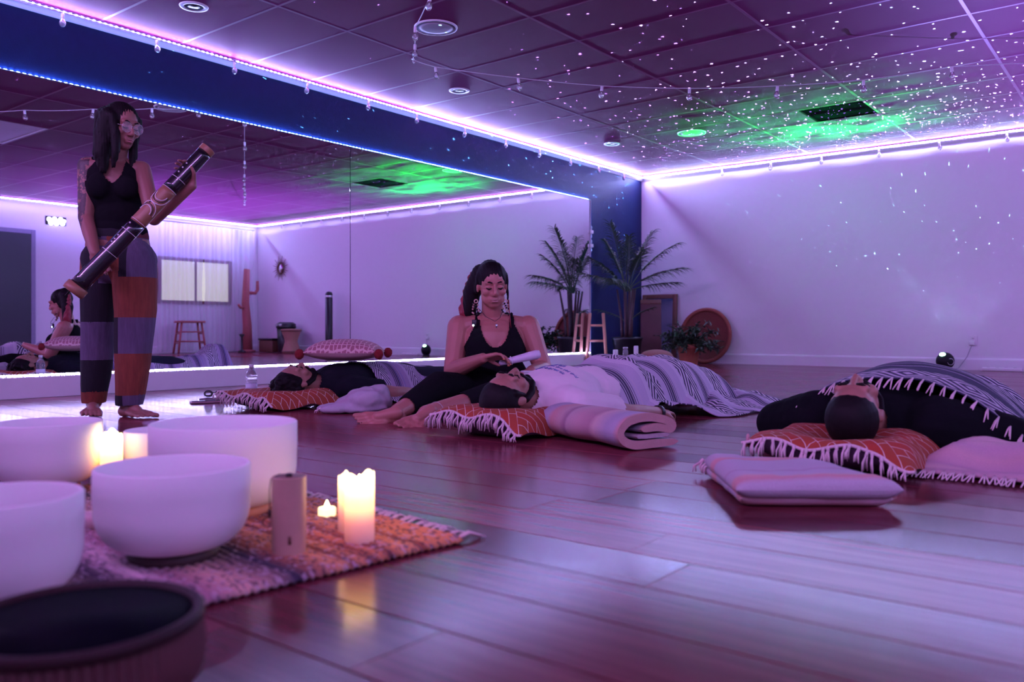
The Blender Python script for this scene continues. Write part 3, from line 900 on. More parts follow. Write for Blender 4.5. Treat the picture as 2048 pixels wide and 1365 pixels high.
def rug_build(h, co, b):
    u, v_, _ = h.xyz(h.coord('UV'))
    uu = h.m('ADD', u, h.m('MULTIPLY', h.m('SUBTRACT', h.noise(h.coord('UV'), 26.0, 3), .5), .008))
    st = h.ramp(uu, [(0, (.70, .27, .12)), (.08, (.68, .26, .12)), (.10, (.28, .07, .05)), (.12, (.70, .30, .15)), (.16, (.68, .27, .13)), (.18, (.16, .04, .04)), (.21, (.60, .22, .11)), (.23, (.25, .06, .05)), (.26, (.66, .27, .14)), (.28, (.22, .06, .05)), (.30, (.70, .32, .17)), (.36, (.35, .12, .09)),
                     (.40, (.04, .03, .07)), (.50, (.70, .40, .34)), (.56, (.35, .16, .22)), (.60, (.65, .45, .5)), (.66, (.05, .03, .07)), (.76, (.7, .42, .35)), (.84, (.3, .12, .16)), (.9, (.05, .04, .08))], 'LINEAR')
    vo = h.node('ShaderNodeTexVoronoi'); h.l.new(h.scale(h.coord('UV'), (260, 90, 1)), vo.inputs['Vector']); vo.inputs['Scale'].default_value = 1.0
    fl = h.xyz(vo.outputs['Color'])
    st = h.mix(h.m('MULTIPLY', h.m('GREATER_THAN', fl[0], .80), .55), st, (.55, .42, .52))
    return h.mix(h.m('MULTIPLY', h.m('LESS_THAN', fl[1], .22), .6), st, (.03, .02, .05))
M_RUG = mat('rag_weave', rough=.95, build=rug_build, bump=.7, bscale=160)
o = q.build('weave', M_RUG, rug)
so_ = o.modifiers.new('thick', 'SOLIDIFY'); so_.thickness = .006; so_.offset = -1
M_FRINGE = mat('cream_fringe', (.72, .52, .52), .9, var=.15)
rf = random.Random(21)
for i in range(40):
    b = .02 + i * (RUG_W - .04) / 39
    q = MB(); a1 = rf.uniform(-.008, .008)
    for k in range(3):
        o_ = (k - 1) * .004; L = rf.uniform(.045, .075)
        q.tube([rug_pt(.004, b + o_ * .5, .006), rug_pt(-L * .5, b + o_ + a1 * .5, .012 + rf.random() * .006), rug_pt(-L, b + o_ * 2 + a1 * 2, .004)], [.0035, .003, .0022], 5)
    q.build('tassel', M_FRINGE, rug)

# ------------------------------------------------------------------ white singing bowls
def quartz_build(h, co, b):
    return h.mix(h.noise(co, 300.0, 2.0), (.86, .82, .85), (.92, .88, .90))
M_QUARTZ = mat('frosted_quartz', rough=.6, build=quartz_build, sss=.35, bump=.25, bscale=600)
M_QUARTZ.node_tree.nodes['Principled BSDF'].inputs['Subsurface Radius'].default_value = (.05, .035, .045)
M_RUBBER = mat('dark_ring', (.06, .03, .03), .6)
def crystal_bowl(p, R, H, label, ringm, flat=.45, z0=.02):
    t = thing('singing_bowl', label, 'bowl', p, 0, 'frosted white singing bowls')
    th = .009; prof = []
    n = 14
    for i in range(n + 1):
        a = pi / 2 * i / n
        r_ = R * flat + (R * .99 - R * flat) * sin(a); z_ = z0 + (H * .42) * (1 - cos(a))
        prof.append((r_, z_))
    prof = [(.001, z0)] + prof + [(R, H * .75), (R, H - .003), (R - .003, H), (R - th + .003, H), (R - th, H - .003), (R - th, H * .75)]
    for i in range(n, -1, -1):
        a = pi / 2 * i / n
        r_ = (R * flat + (R * .99 - R * flat) * sin(a)) - th * (.3 + .7 * sin(a)); z_ = z0 + th + (H * .42) * (1 - cos(a))
        prof.append((r_, z_))
    prof.append((.001, z0 + th))
    q = MB(); q.lathe(prof, n=72); q.build('shell', M_QUARTZ, t)
    q = MB(); q.lathe([(R * flat * .72, .002), (R * flat * 1.12, .002), (R * flat * 1.18, z0 * .6), (R * flat * 1.05, z0 + .006), (R * flat * .72, z0)], n=48, close=True); q.build('support_ring', ringm, t)
    return t
M_ORING = mat('orange_suede', (.62, .25, .14), .8, var=.15)
B1 = ray(96, 2.33); B2 = ray(347.5, 1.64); B3 = ray(449, 2.05); B4 = ray(-2, 1.36); B5 = ray(320, 2.5)
B1.z = B2.z = B3.z = B5.z = B4.z = .012
crystal_bowl(B1, .138, .192, 'white singing bowl at the left edge of the picture behind the others', M_ORING, .5)
crystal_bowl(B2, .144, .184, 'white singing bowl with rounded bottom in front of the largest one', M_RUBBER, .5, .024)
crystal_bowl(B3, .1725, .222, 'largest and tallest white singing bowl', M_ORING, .55, .024)
crystal_bowl(B4, .124, .180, 'white singing bowl cut off by the left edge above the dark bowl', M_ORING, .6)
crystal_bowl(B5, .100, .150, 'smallest white singing bowl half hidden behind the largest', M_ORING, .6)

# dark carved bowl nearest the camera
t = thing('carved_bowl', 'dark wide bowl with a fluted outside in the lower left corner', 'bowl', ray(160, 1.0))
R, H = .142, .122
def flute(prof, n, amp, q):
    k = len(prof); vs = []; fs = []
    for i in range(n):
        a = 2 * pi * i / n
        f = 1 - amp * (.5 + .5 * cos(i * pi)) 
        for r_, z_ in prof: vs.append((r_ * f * cos(a), r_ * f * sin(a), z_))
    for i in range(n):
        j = (i + 1) % n
        for p_ in range(k - 1): fs.append((i * k + p_, j * k + p_, j * k + p_ + 1, i * k + p_ + 1))
    q.add(vs, fs)
q = MB(); flute([(R * .55, .003), (R * .8, .012), (R * .97, .045), (R * 1.0, .075), (R * .97, H - .016)], 144, .045, q); q.lathe([(.001, .004), (R * .56, .004)], n=40)
q.build('fluted_wall', mat('fluted_wood', (.13, .05, .055), .7, var=.3, vscale=25), t, angle=40)
q = MB(); q.lathe([(R * .955, H - .017), (R * .985, H - .012), (R * .985, H - .003), (R * .955, H), (R * .90, H - .002), (R * .885, H - .010)], n=72); q.build('rim', mat('rim_brown', (.035, .016, .02), .5, spec=.15), t)
q = MB(); q.lathe([(R * .89, H - .006), (R * .84, H * .66), (R * .7, H * .38), (R * .4, H * .2), (.001, H * .15)], n=72); q.build('inner_bowl', mat('dark_metal_bowl', (.004, .004, .008), .6, spec=.02), t)

# ------------------------------------------------------------------ candles, chime, stones
def glow_build(h, co, b):
    z_ = h.xyz(h.coord('Object'))[2]
    g = h.m('MULTIPLY', z_, 7.0)
    c = h.ramp(g, [(0.0, (.6, .12, .05)), (.35, (.95, .26, .05)), (.65, (1.0, .50, .11)), (1.0, (1.0, .72, .28))], 'LINEAR')
    h.l.new(c, b.inputs['Emission Color'])
    s_ = h.ramp(g, [(0.0, (.03,) * 3), (.3, (.10,) * 3), (.6, (.45,) * 3), (1.0, (1.0,) * 3)], 'LINEAR')
    e = h.m('MULTIPLY', h.xyz(s_)[0], 2.6)
    h.l.new(e, b.inputs['Emission Strength'])
    return h.mix(h.noise(co, 40.0), (.80, .72, .66), (.88, .80, .74))
M_GLOW = mat('glowing_wax', rough=.45, build=glow_build, sss=.2)
M_FLAME = mat('led_flame', (1, .9, .6), .4, emit=(1.0, .72, .3), emit_s=10.0)
def flame_candle(p, r_, h_, label):
    t = thing('flameless_candle', label, 'candle', p, random.random() * 6, 'glowing flameless candles')
    n = 40; q = MB(); vs = []; fs = []
    prof = [(0.02, 0), (.93, 0), (1.0, .012), (1.0, .5), (1.0, .9), (.985, .985), (.93, 1.0), (.86, .985), (.80, .90), (.4, .86), (.02, .86)]
    k = len(prof)
    for i in range(n):
        a = 2 * pi * i / n
        wv = .05 * sin(a * 2 + 1) + .03 * sin(a * 5)
        for f, z_ in prof:
            zz = z_ * h_ * (1 + (wv if z_ > .93 else 0) * sstep(.8, 1, z_))
            vs.append((r_ * f * cos(a), r_ * f * sin(a), zz))
    for i in range(n):
        j = (i + 1) % n
        for s_ in range(k - 1): fs.append((i * k + s_, j * k + s_, j * k + s_ + 1, i * k + s_ + 1))
    q.add(vs, fs); q.build('wax', M_GLOW, t)
    q = MB(); q.lathe([(.001, h_ * .84), (.005, h_ * .86), (.006, h_ * .91), (.003, h_ * .97), (.0005, h_ * 1.0)], n=12); q.build('flame', M_FLAME, t)
    return t
flame_candle(ray(223, 2.34, .012), .029, .158, 'glowing candle between the left bowl and the small bowl')
c1 = ray(719, 1.765, .012); flame_candle(c1, .0312, .143, 'taller glowing candle standing in front on the rug')
c2 = ray(703, 1.85, .012); flame_candle(c2, .0290, .122, 'shorter glowing candle half hidden behind the tall one')
t = thing('tealight', 'small glowing tealight on the rug beside the pair of candles', 'candle', ray(654, 2.0, .012))
q = MB(); q.lathe([(.001, 0), (.0205, 0), (.021, .002), (.021, .022), (.0195, .024), (.0185, .019), (.001, .018)], n=28); q.build('cup', mat('tealight_wax', (.8, .75, .6), .4, emit=(1.0, .80, .35), emit_s=.6), t)
q = MB(); q.lathe([(.001, .018), (.0055, .021), (.0065, .026), (.004, .034), (.0005, .041)], n=12); q.build('flame', M_FLAME, t)

t = thing('bamboo_chime', 'round bamboo chime tube with a cord loop standing on the rug', 'chime', ray(578, 1.672, .012))
M_BAM = mat('bamboo', (.52, .31, .24), .5, var=.12, vscale=30)
r_, h_ = .0332, .156
q = MB(); q.lathe([(r_ - .003, 0), (r_, .001), (r_, h_ - .001), (r_ - .002, h_), (r_ - .003, h_), (r_ - .003, h_ - .004)], n=44); q.build('tube', M_BAM, t, angle=50)
q = MB(); q.lathe([(.001, h_ - .004), (r_ - .003, h_ - .004), (r_ - .003, h_ - .001), (.001, h_ - .001)], n=36); q.build('top_disc', mat('dark_disc', (.22, .11, .09), .5), t)
q = MB(); q.lathe([(.001, h_ - .001), (.007, h_ - .001), (.006, h_ + .005), (.001, h_ + .006)], n=16); q.build('knot', M_BLACK, t)
cl, sl = -.8, -.6      # toward the left as seen
ca, sa = cos(YAW + pi), sin(YAW + pi)
q = MB(); q.tube([(0, 0, h_ + .002), (ca * .02, sa * .02, h_ + .003), (ca * .036, sa * .036, h_ - .006), (ca * .039, sa * .039, h_ - .03), (ca * .0385, sa * .0385, h_ - .07)], .0011, 5); q.build('cord', M_BLACK, t)
q = MB(); q.lathe([(.0005, 0), (.003, .001), (.003, .014), (.0005, .015)], (ca * .0385, sa * .0385, h_ - .082), 10); q.build('bead', M_BLACK, t)
q = MB(); q.ring((ca * .043, sa * .043, h_ - .092), .0095, .0016, Matrix.Rotation(YAW, 3, 'Z') @ Matrix.Rotation(pi / 2, 3, 'X') , 24, 6); q.build('pull_ring', M_DARKWOOD, t)
q = MB(); q.bbox((-.003, -.0006, -.008), (.003, .0006, .008), 0, Matrix.Rotation(YAW, 3, 'Z'), ( .010 * CY + .0325 * SY, .010 * SY - .0325 * CY, .035)); q.build('printed_mark', M_DARKWOOD, t)
M_STONE = mat('rose_stone', (.72, .52, .55), .3, var=.15, vscale=30, sss=.3)
for px, tt, r_, lb in ((180, 1.87, .024, 'round pink polished stone on the rug between the bowls'), (157, 1.93, .021, 'pink polished stone half hidden behind the left front bowl')):
    q = MB(); q.ell((0, 0, r_ * .9), (r_, r_ * .95, r_ * .9), None, 24, 16)
    for p_ in q.v: p_ += p_ * .04 * n3(p_.x * 40, p_.y * 40, p_.z * 40)
    tag(q.build('polished_stone', M_STONE, loc=ray(px, tt, .012)), lb, 'stone', 'polished pink stones')
# ------------------------------------------------------------------ cushions under the heads
def brick_build(h, co, b):
    x, y_, z_ = h.xyz(co)
    v = h.scale(h.comb(x, y_, 0), (1, 1, 1), (0, 0, .80))
    br = h.node('ShaderNodeTexBrick')
    h.l.new(v, br.inputs['Vector'])
    br.inputs['Color1'].default_value = (.42, .045, .025, 1); br.inputs['Color2'].default_value = (.34, .08, .035, 1)
    br.inputs['Mortar'].default_value = (.75, .62, .60, 1); br.inputs['Scale'].default_value = 1.0
    br.inputs['Mortar Size'].default_value = .0011; br.inputs['Brick Width'].default_value = .085; br.inputs['Row Height'].default_value = .034
    br.inputs['Mortar Smooth'].default_value = .0
    br2 = h.node('ShaderNodeTexBrick')
    h.l.new(h.scale(h.comb(x, y_, 0), (1, 1, 1), (0, 0, .80 + pi / 2)), br2.inputs['Vector'])
    for k in ('Color1', 'Color2', 'Mortar', 'Scale', 'Mortar Size', 'Brick Width', 'Row Height', 'Mortar Smooth'):
        br2.inputs[k].default_value = br.inputs[k].default_value
    ck = h.node('ShaderNodeTexChecker'); h.l.new(v, ck.inputs['Vector']); ck.inputs['Scale'].default_value = 5.88
    return h.mix(ck.outputs['Fac'], br.outputs['Color'], br2.outputs['Color'])
M_BRICK = mat('orange_brick_cloth', rough=.9, build=brick_build, bump=.4, bscale=400)
M_UNDER = mat('plum_cloth', (.10, .05, .10), .9, var=.2)
M_CFR = mat('pink_cream_fringe', (.74, .56, .60), .9, var=.12)

def tassel(parent, p, out, drop, rnd, m, n=4, spread=.012, L=None):
    q = MB()
    L = L or drop * .9
    for k in range(n):
        s_ = Vector((rnd.uniform(-1, 1), rnd.uniform(-1, 1), 0)) * spread
        e = p + out * rnd.uniform(.01, .03) + s_ + Vector((0, 0, -drop * rnd.uniform(.75, 1.0)))
        e.z = max(e.z, .005)
        mid = p.lerp(e, .5) + out * .012 + s_ * .3
        q.tube([p, mid, e], [.0030, .0028, .0018], 5)
    q.tube([p + Vector((0, 0, .003)), p.lerp(mid, .35) + Vector((0, 0, -.002))], .0055, 6)
    return q.build('tassel', m, parent)

def cushion(label, c, sx, sy, T, dents, sides, rnd, mtop=None, rot=0.0):
    t = thing('fringed_cushion', label, 'cushion', c, rot, 'orange fringed cushions under the heads')
    hx, hy = sx / 2, sy / 2
    def prof(u, v_): return max(0.0, (1 - abs(u) ** 3.2) * (1 - abs(v_) ** 3.2)) ** .55
    def pin(u, v_):
        k = 1 - .06 * (u * u) * (1 - v_ * v_) * 0 - .05 * ((1 - abs(u)) if abs(v_) > .9 else 0) * 0
        return hx * u * (1 - .05 * (1 - v_ * v_) * abs(u)), hy * v_ * (1 - .05 * (1 - u * u) * abs(v_))
    ez = T * .64
    def edge_z(u, v_): return ez * (1 - .72 * sstep(.55, 1.0, u)) + .012 * sin(u * 7 + v_ * 5 + c.x * 9) * (max(abs(u), abs(v_)) ** 4)
    def top(u, v_):
        x, y_ = pin(u, v_)
        z_ = edge_z(u, v_) + (T - edge_z(u, v_)) * prof(u, v_)
        for dx, dy, r_, dp in dents:
            z_ -= dp * math.exp(-((x - dx) ** 2 + (y_ - dy) ** 2) / (r_ * r_))
        z_ += .004 * n3(x * 14, y_ * 14, c.x)
        return Vector((x, y_, max(z_, edge_z(u, v_) * .6)))
    def bot(u, v_):
        x, y_ = pin(u, v_)
        return Vector((x, y_, max(.002, edge_z(u, v_) * (1 - prof(u, v_) * 1.05))))
    n = 36
    q = MB(); q.grid(lambda a, b: top(a * 2 - 1, b * 2 - 1), n, n); q.build('top_cover', mtop or M_BRICK, t)
    q = MB(); q.grid(lambda a, b: bot(1 - a * 2, b * 2 - 1), n, n); q.build('underside', M_UNDER, t)
    for sd in sides:
        pts = []
        for i in range(41):
            s_ = i / 20 - 1
            u, v_ = {'s': (s_, -1), 'n': (s_, 1), 'e': (1, s_), 'w': (-1, s_)}[sd]
            pts.append(top(u, v_) + Vector((0, 0, .004)))
        q = MB(); q.tube(pts, .006, 6); q.build('fringe_braid', M_CFR, t)
        out = {'s': V(0, -1, 0), 'n': V(0, 1, 0), 'e': V(1, 0, 0), 'w': V(-1, 0, 0)}[sd]
        for i in range(1, 24):
            p = pts[int(i * 40 / 24)]
            tassel(t, p + out * .004, out, min(p.z - .004, rnd.uniform(.05, .075)), rnd, M_CFR)
    return t
rc = random.Random(31)
AX, BX, CX = -4.12, -2.28, -.87           # long axes of the three lying people
cushion('fringed orange cushion under the head of the person by the mirror', V(AX, 3.06, 0), .52, .52, .130, [(0, .0, .16, .05)], 'sw', rc)
cushion('fringed orange cushion under the head of the person in the white shirt', V(BX - .02, 2.92, 0), .50, .50, .145, [(.02, .02, .15, .05)], 'sw', rc)
cushion('fringed orange cushion under the head of the person at the right', V(CX, 2.96, 0), .54, .50, .130, [(0, -.02, .14, .06)], 's', rc)

# ------------------------------------------------------------------ folded and rolled blankets
def stripe_mat(name, stops, axis, period, rough=.95, noise_amt=.02):
    def bld(h, co, b):
        xyz = h.xyz(co)
        v = h.m('ADD', h.m('DIVIDE', xyz[axis], period), h.m('MULTIPLY', h.m('SUBTRACT', h.noise(co, 30.0, 3), .5), noise_amt))
        f = h.m('FRACT', h.m('ADD', v, 10.0))
        c = h.ramp(f, stops, 'LINEAR')
        return h.mix(h.m('MULTIPLY', h.noise(co, 260.0, 2), .35), c, (.25, .18, .25))
    return mat(name, rough=rough, build=bld, bump=.6, bscale=350)
M_PINKB = stripe_mat('pink_grey_blanket', [(0, (.55, .50, .58)), (.30, (.58, .52, .60)), (.36, (.72, .36, .36)), (.46, (.75, .42, .40)), (.52, (.60, .52, .58)), (.75, (.55, .50, .60)), (.80, (.50, .38, .48)), (.86, (.56, .50, .58)), (1, (.55, .50, .58))], 1, .30)
M_ROLLB = stripe_mat('rose_stripe_blanket', [(0, (.62, .38, .40)), (.18, (.50, .28, .32)), (.25, (.70, .50, .48)), (.42, (.45, .40, .52)), (.52, (.50, .45, .58)), (.58, (.68, .36, .34)), (.72, (.62, .42, .42)), (.80, (.38, .22, .28)), (.84, (.60, .44, .46)), (1, (.62, .38, .40))], 0, .46, .95, .05)

def slab(parent, name, quad, z0, z1, m, seg=26, edge=.03, ph=0.0):
    """soft cloth slab with rounded edges between four floor corners"""
    a, b, c, d = [Vector(p) for p in quad]
    q = MB()
    def P(u, v_): return a.lerp(b, u).lerp(d.lerp(c, u), v_)
    zm, hh = (z0 + z1) / 2, (z1 - z0) / 2
    def surf(sgn):
        def fn(u, v_):
            p = P(u, v_)
            e = min(u, 1 - u) * (b - a).length; e2 = min(v_, 1 - v_) * (d - a).length
            f = sqrt(max(0, 1 - (1 - min(1, e / edge)) ** 2)) * sqrt(max(0, 1 - (1 - min(1, e2 / edge)) ** 2))
            z_ = zm + sgn * hh * f
            if sgn > 0: z_ += f * (.010 * n3(p.x * 7 + ph, p.y * 7, ph) + .004 * n3(p.x * 22, p.y * 22, ph))
            return Vector((p.x + .006 * n3(p.y * 9, ph), p.y + .006 * n3(p.x * 9, ph + 2), max(.002, z_)))
        return fn
    def edged(u):
        return .5 - .5 * cos(pi * u)
    q.grid(lambda u, v_: surf(1)(edged(u), edged(v_)), seg, seg)
    q.grid(lambda u, v_: surf(-1)(edged(1 - u), edged(v_)), seg, seg)
    return q.build(name, m, parent)
c0 = cw(.78, 2.36)
t = thing('folded_blanket', 'pale folded blanket with a pink stripe lying alone on the floor', 'blanket', c0, YAW)
A_, B_, C_, D_ = V(.574 - .78, -.22, 0), V(1.0 - .78, -.22, 0), V(.925 - .78, .10, 0), V(.60 - .78, .27, 0)
slab(t, 'lower_fold', (A_ + V(.015, .02, 0), B_ + V(-.02, .02, 0), C_, D_), .002, .044, M_PINKB, ph=1)
slab(t, 'upper_fold', (A_, B_, C_ + V(-.01, 0, 0), D_ + V(0, .0, 0)), .020, .078, M_PINKB, edge=.045, ph=4)
rt = random.Random(3)
for i in range(5): tassel(t, D_ + V(.0 + .01 * i, -.02 * i, .05), V(-1, 0, 0), .04, rt, M_CFR, 3, .012)

t = thing('rolled_blanket', 'rolled rose striped blanket beside the person in the white shirt', 'blanket', V(-1.85, 2.86, 0), radians(-21))
path = [(.235, .022), (.12, .022), (.02, .024), (-.035, .05), (-.04, .085), (0, .115), (.08, .125), (.15, .112), (.205, .088), (.19, .072), (.12, .082), (.05, .078)]
def sheet(q, path, x0, x1, th, nx=24, wob=.01):
    pts = []
    sub = 5
    for i in range(len(path) - 1):
        for k in range(sub):
            u = k / sub
            p0 = path[max(i - 1, 0)]; p1 = path[i]; p2 = path[i + 1]; p3 = path[min(i + 2, len(path) - 1)]
            pts.append(tuple(.5 * ((2 * p1[j]) + (-p0[j] + p2[j]) * u + (2 * p0[j] - 5 * p1[j] + 4 * p2[j] - p3[j]) * u * u + (-p0[j] + 3 * p1[j] - 3 * p2[j] + p3[j]) * u ** 3) for j in (0, 1)))
    pts.append(path[-1]); n = len(pts)
    def fn(sgn):
        def g(u, v_):
            f = v_ * (n - 1); i = min(n - 2, int(f)); k = f - i
            y_, z_ = lerp(pts[i][0], pts[i + 1][0], k), lerp(pts[i][1], pts[i + 1][1], k)
            dy, dz = pts[i + 1][0] - pts[i][0], pts[i + 1][1] - pts[i][1]
            l_ = sqrt(dy * dy + dz * dz) or 1
            th_ = th * sqrt(max(0, 1 - (2 * abs(v_ - .5)) ** 14))
            x = lerp(x0, x1, u)
            w_ = wob * n3(x * 6, y_ * 8, z_ * 8)
            return Vector((x + .004 * n3(z_ * 40, y_ * 30), y_ + sgn * dz / l_ * th_ / 2 + w_, max(.003, z_ - sgn * dy / l_ * th_ / 2 + w_ * .4)))
        return g
    q.grid(fn(1), nx, n - 1); q.grid(lambda u, v_: fn(-1)(1 - u, v_), nx, n - 1)
    for xx in (0, 1):
        vs = []
        for i in range(n): vs += [fn(1)(xx, i / (n - 1)), fn(-1)(xx, i / (n - 1))]
        q.add(vs, [(2 * i, 2 * i + 1, 2 * i + 3, 2 * i + 2) for i in range(n - 1)])
q = MB(); sheet(q, path, -.27, .27, .032); q.build('roll', M_ROLLB, t)
q = MB(); sheet(q, [(.19, .052), (.1, .05), (.03, .054)], -.255, .268, .016); q.build('inner_layer', mat('grey_rose_weave', (.50, .36, .42), .95, var=.25, vscale=60), t)

t = thing('crumpled_blanket', 'small crumpled grey pink blanket beside the bare feet', 'blanket', at(712, 826), YAW)
q = MB()
for c_, r_ in (((.07, 0, .07), (.13, .11, .075)), ((.0, .02, .05), (.12, .10, .05)), ((-.1, -.02, .025), (.12, .08, .028)), ((.12, .03, .09), (.07, .07, .06)), ((.02, -.05, .03), (.17, .05, .03))): q.ell(c_, r_)
fuse('cloth', q, M_PINKB, t, .008, 5, disp=lambda p: .012 * n3(p.x * 11, p.y * 11, p.z * 14) + .005 * n3(p.x * 30, p.y * 30, p.z * 30))
for i in range(8): tassel(t, V(-.18 + .012 * i, -.06 + .006 * i, .03), V(-1, -.3, 0), .028, rt, M_CFR, 2, .01)

t = thing('pink_shawl', 'rumpled pink striped shawl with knotted fringe at the right edge', 'shawl', V(-.27, 3.12, 0))
def shawl(u, v_):
    x, y_ = lerp(-.40, .52, u), lerp(-.25, .34, v_)
    e = min(1, 8 * min(u, 1 - u)) * min(1, 7 * min(v_, 1 - v_))
    return V(x + .012 * n3(y_ * 8, 2), y_ + .015 * n3(x * 7, 5), .008 + e * (.045 + .034 * sin(y_ * 36 + 4.0 * n3(x * 3, y_ * 3)) + .024 * n3(x * 8, y_ * 20, 3)))
q = MB(); q.grid(shawl, 80, 60)
o = q.build('cloth', stripe_mat('shawl_stripes', [(0, (.70, .42, .46)), (.3, (.62, .40, .50)), (.5, (.74, .52, .54)), (.7, (.58, .36, .46)), (1, (.70, .42, .46))], 1, .13), t)
sd = o.modifiers.new('thick', 'SOLIDIFY'); sd.thickness = .008; sd.offset = 1
for i in range(34):
    u = .01 + i * .98 / 33; p = shawl(u, 0); p.z = .02
    q = MB(); e1 = rt.uniform(-.015, .015)
    for k in range(3):
        q.tube([p, p + V(e1 * .5 + (k - 1) * .006, -.03, -.004), p + V(e1 + (k - 1) * .014, -.065 - rt.random() * .02, -.014)], [.0035, .003, .002], 5)
    q.build('tassel', M_CFR, t)

# ------------------------------------------------------------------ serape blankets draped over the lying people
def serape(name, ground, dark, light, accents, period=.36, off=0.0, dstripe=.5, pitch=.15, nring=3.2):
    """bands across the length (uv.y); one band of concentric diamonds per period"""
    def bld(h, co, b):
        u, v_, _ = h.xyz(h.coord('UV'))
        f = h.m('FRACT', h.m('ADD', h.m('DIVIDE', v_, period), 10.0 + off))
        st = h.ramp(f, [(0, ground), (.10, light), (.112, ground), (.124, light), (.136, ground), (.148, light), (.16, ground),
                        (.62, ground), (.66, dark), (.68, ground), (.70, dark), (.735, ground), (.75, dark), (.795, accents), (.81, dark), (.83, ground), (.86, dark), (.872, ground), (.93, accents), (.95, ground)])
        w_ = h.m('SUBTRACT', h.m('DIVIDE', h.m('SUBTRACT', f, .18), .36), .5)      # -0.5 .. 0.5 inside the diamond band
        inb = h.m('LESS_THAN', h.m('ABSOLUTE', w_), .5)
        d = h.m('ADD', h.m('MULTIPLY', h.m('ABSOLUTE', h.m('SUBTRACT', h.m('FRACT', h.m('ADD', h.m('DIVIDE', u, pitch), 10.0)), .5)), 2.0), h.m('MULTIPLY', h.m('ABSOLUTE', w_), 2.0))
        rings = h.m('GREATER_THAN', h.m('FRACT', h.m('MULTIPLY', d, nring)), dstripe)
        dia = h.mix(rings, light, dark)
        c = h.mix(inb, st, dia)
        return h.mix(h.m('MULTIPLY', h.noise(co, 200.0, 2), .3), c, tuple(x * .5 for x in ground))
    return mat(name, rough=.95, build=bld, bump=.5, bscale=300)
M_SERB = serape('serape_white', (.55, .47, .62), (.02, .02, .06), (.74, .68, .76), (.62, .50, .62), .40, .55, .45, .17, 2.6)
M_SERA = serape('serape_blue', (.42, .30, .50), (.05, .03, .08), (.66, .58, .72), (.26, .22, .52), .30, .2)
M_SERC = serape('serape_navy', (.03, .03, .075), (.04, .035, .09), (.66, .60, .70), (.55, .45, .6), .44, .12, .45, .20, 2.4)

def drape(name, label, parent_loc, m, x0, x1, y0, y1, hfun, nx=90, ny=120, tas=None, rnd=None, edge=None, rotz=0.0, grp='woven blankets over the lying people'):
    t = thing(name, label, 'blanket', parent_loc, rotz, grp)
    def P(u, v_):
        x, y_ = lerp(x0, x1, u), lerp(y0, y1, v_)
        if edge: x, y_ = edge(x, y_, u, v_)
        return V(x, y_, max(.005, hfun(x, y_)))
    q = MB(); q.grid(P, nx, ny, lambda u, v_: (lerp(x0, x1, u), lerp(y0, y1, v_)))
    o = q.build('weave', m, t)
    s_ = o.modifiers.new('thick', 'SOLIDIFY'); s_.thickness = .006; s_.offset = 1
    if tas:
        for v0, n, out, L in tas:
            for i in range(n):
                u = (i + .5) / n
                p = P(u, v0); 
                q = MB()
                for k in range(3):
                    e = p + V(*out) * L * rnd.uniform(.7, 1.0) + V(rnd.uniform(-.015, .015), rnd.uniform(-.01, .01), 0)
                    e.z = max(.006, min(e.z, hfun(e.x, e.y) + .008) if hfun(e.x, e.y) > .02 else p.z - L * .6)
                    q.tube([p + V(0, 0, .006), p.lerp(e, .5) + V(0, 0, .008), e], [.0032, .003, .002], 5)
                q.build('tassel', M_CFR, t)
    return t

def hump(y_, keys):
    if y_ <= keys[0][0]: return keys[0][1]
    for (a, b), (c, d) in zip(keys, keys[1:]):
        if y_ <= c: return lerp(b, d, sstep(a, c, y_))
    return keys[-1][1]
# person A (by the mirror): feet tented up
def hA(x, y_):
    H = hump(y_, [(.0, .24), (.25, .235), (.5, .20), (.9, .17), (1.15, .20), (1.33, .31), (1.40, .30), (1.50, .02)])
    wd = hump(y_, [(0, .27), (.4, .26), (.9, .23), (1.3, .19), (1.5, .25)])
    r_ = abs(x) / wd
    base = H * (1 - r_ ** 3.2) if r_ < 1 else 0
    sk = .05 * (1 - sstep(.9, 1.6, r_))
    two = -.03 * math.exp(-(x / .05) ** 2) * sstep(.45, .7, y_)
    return max(base + two, sk * (.6 + .6 * n3(x * 9, y_ * 8))) + .006 * n3(x * 12, y_ * 5, 2) + .006
drape('serape_blanket', 'lilac and blue striped woven blanket over the person by the mirror', V(AX, 3.62, 0), M_SERA, -.42, .42, 0, 1.55, hA)
# person B (white shirt)
def hB(x, y_):
    H = hump(y_, [(-.02, .245), (.18, .275), (.30, .315), (.42, .27), (.60, .30), (.72, .315), (.95, .27), (1.18, .235), (1.30, .20), (1.42, .015)])
    wd = hump(y_, [(0, .25), (.4, .27), (.8, .28), (1.2, .26), (1.45, .3)])
    xo = x + .02
    r_ = abs(xo) / wd
    base = H * (1 - r_ ** 3.4) if r_ < 1 else 0
    sk = .085 * (1 - sstep(.85, 1.75, r_)) * (.75 + .7 * n3(x * 7 + 3, y_ * 7))
    two = -.03 * math.exp(-(xo / .06) ** 2) * sstep(.5, .8, y_)
    return max(base + two, sk) + .010 * n3(x * 10, y_ * 9, 7) + .008
def eB(x, y_, u, v_):
    xm = lerp(.27, .50, sstep(.44, .66, y_))
    if x > 0: x = x / .50 * xm
    return x + .03 * n3(y_ * 5, 1) * (2 * abs(u - .5)), y_ + .05 * n3(x * 5, 8) + (.08 * sstep(.0, .3, x) * (1 - v_)) + .05 * sin(u * 9) * v_ * .6
rd = random.Random(17)
drape('serape_blanket', 'pale woven blanket with dark diamond bands over the person in the white shirt', V(BX, 3.46, 0), M_SERB, -.44, .50, 0, 1.55, hB, 110, 150, None, rd, eB)
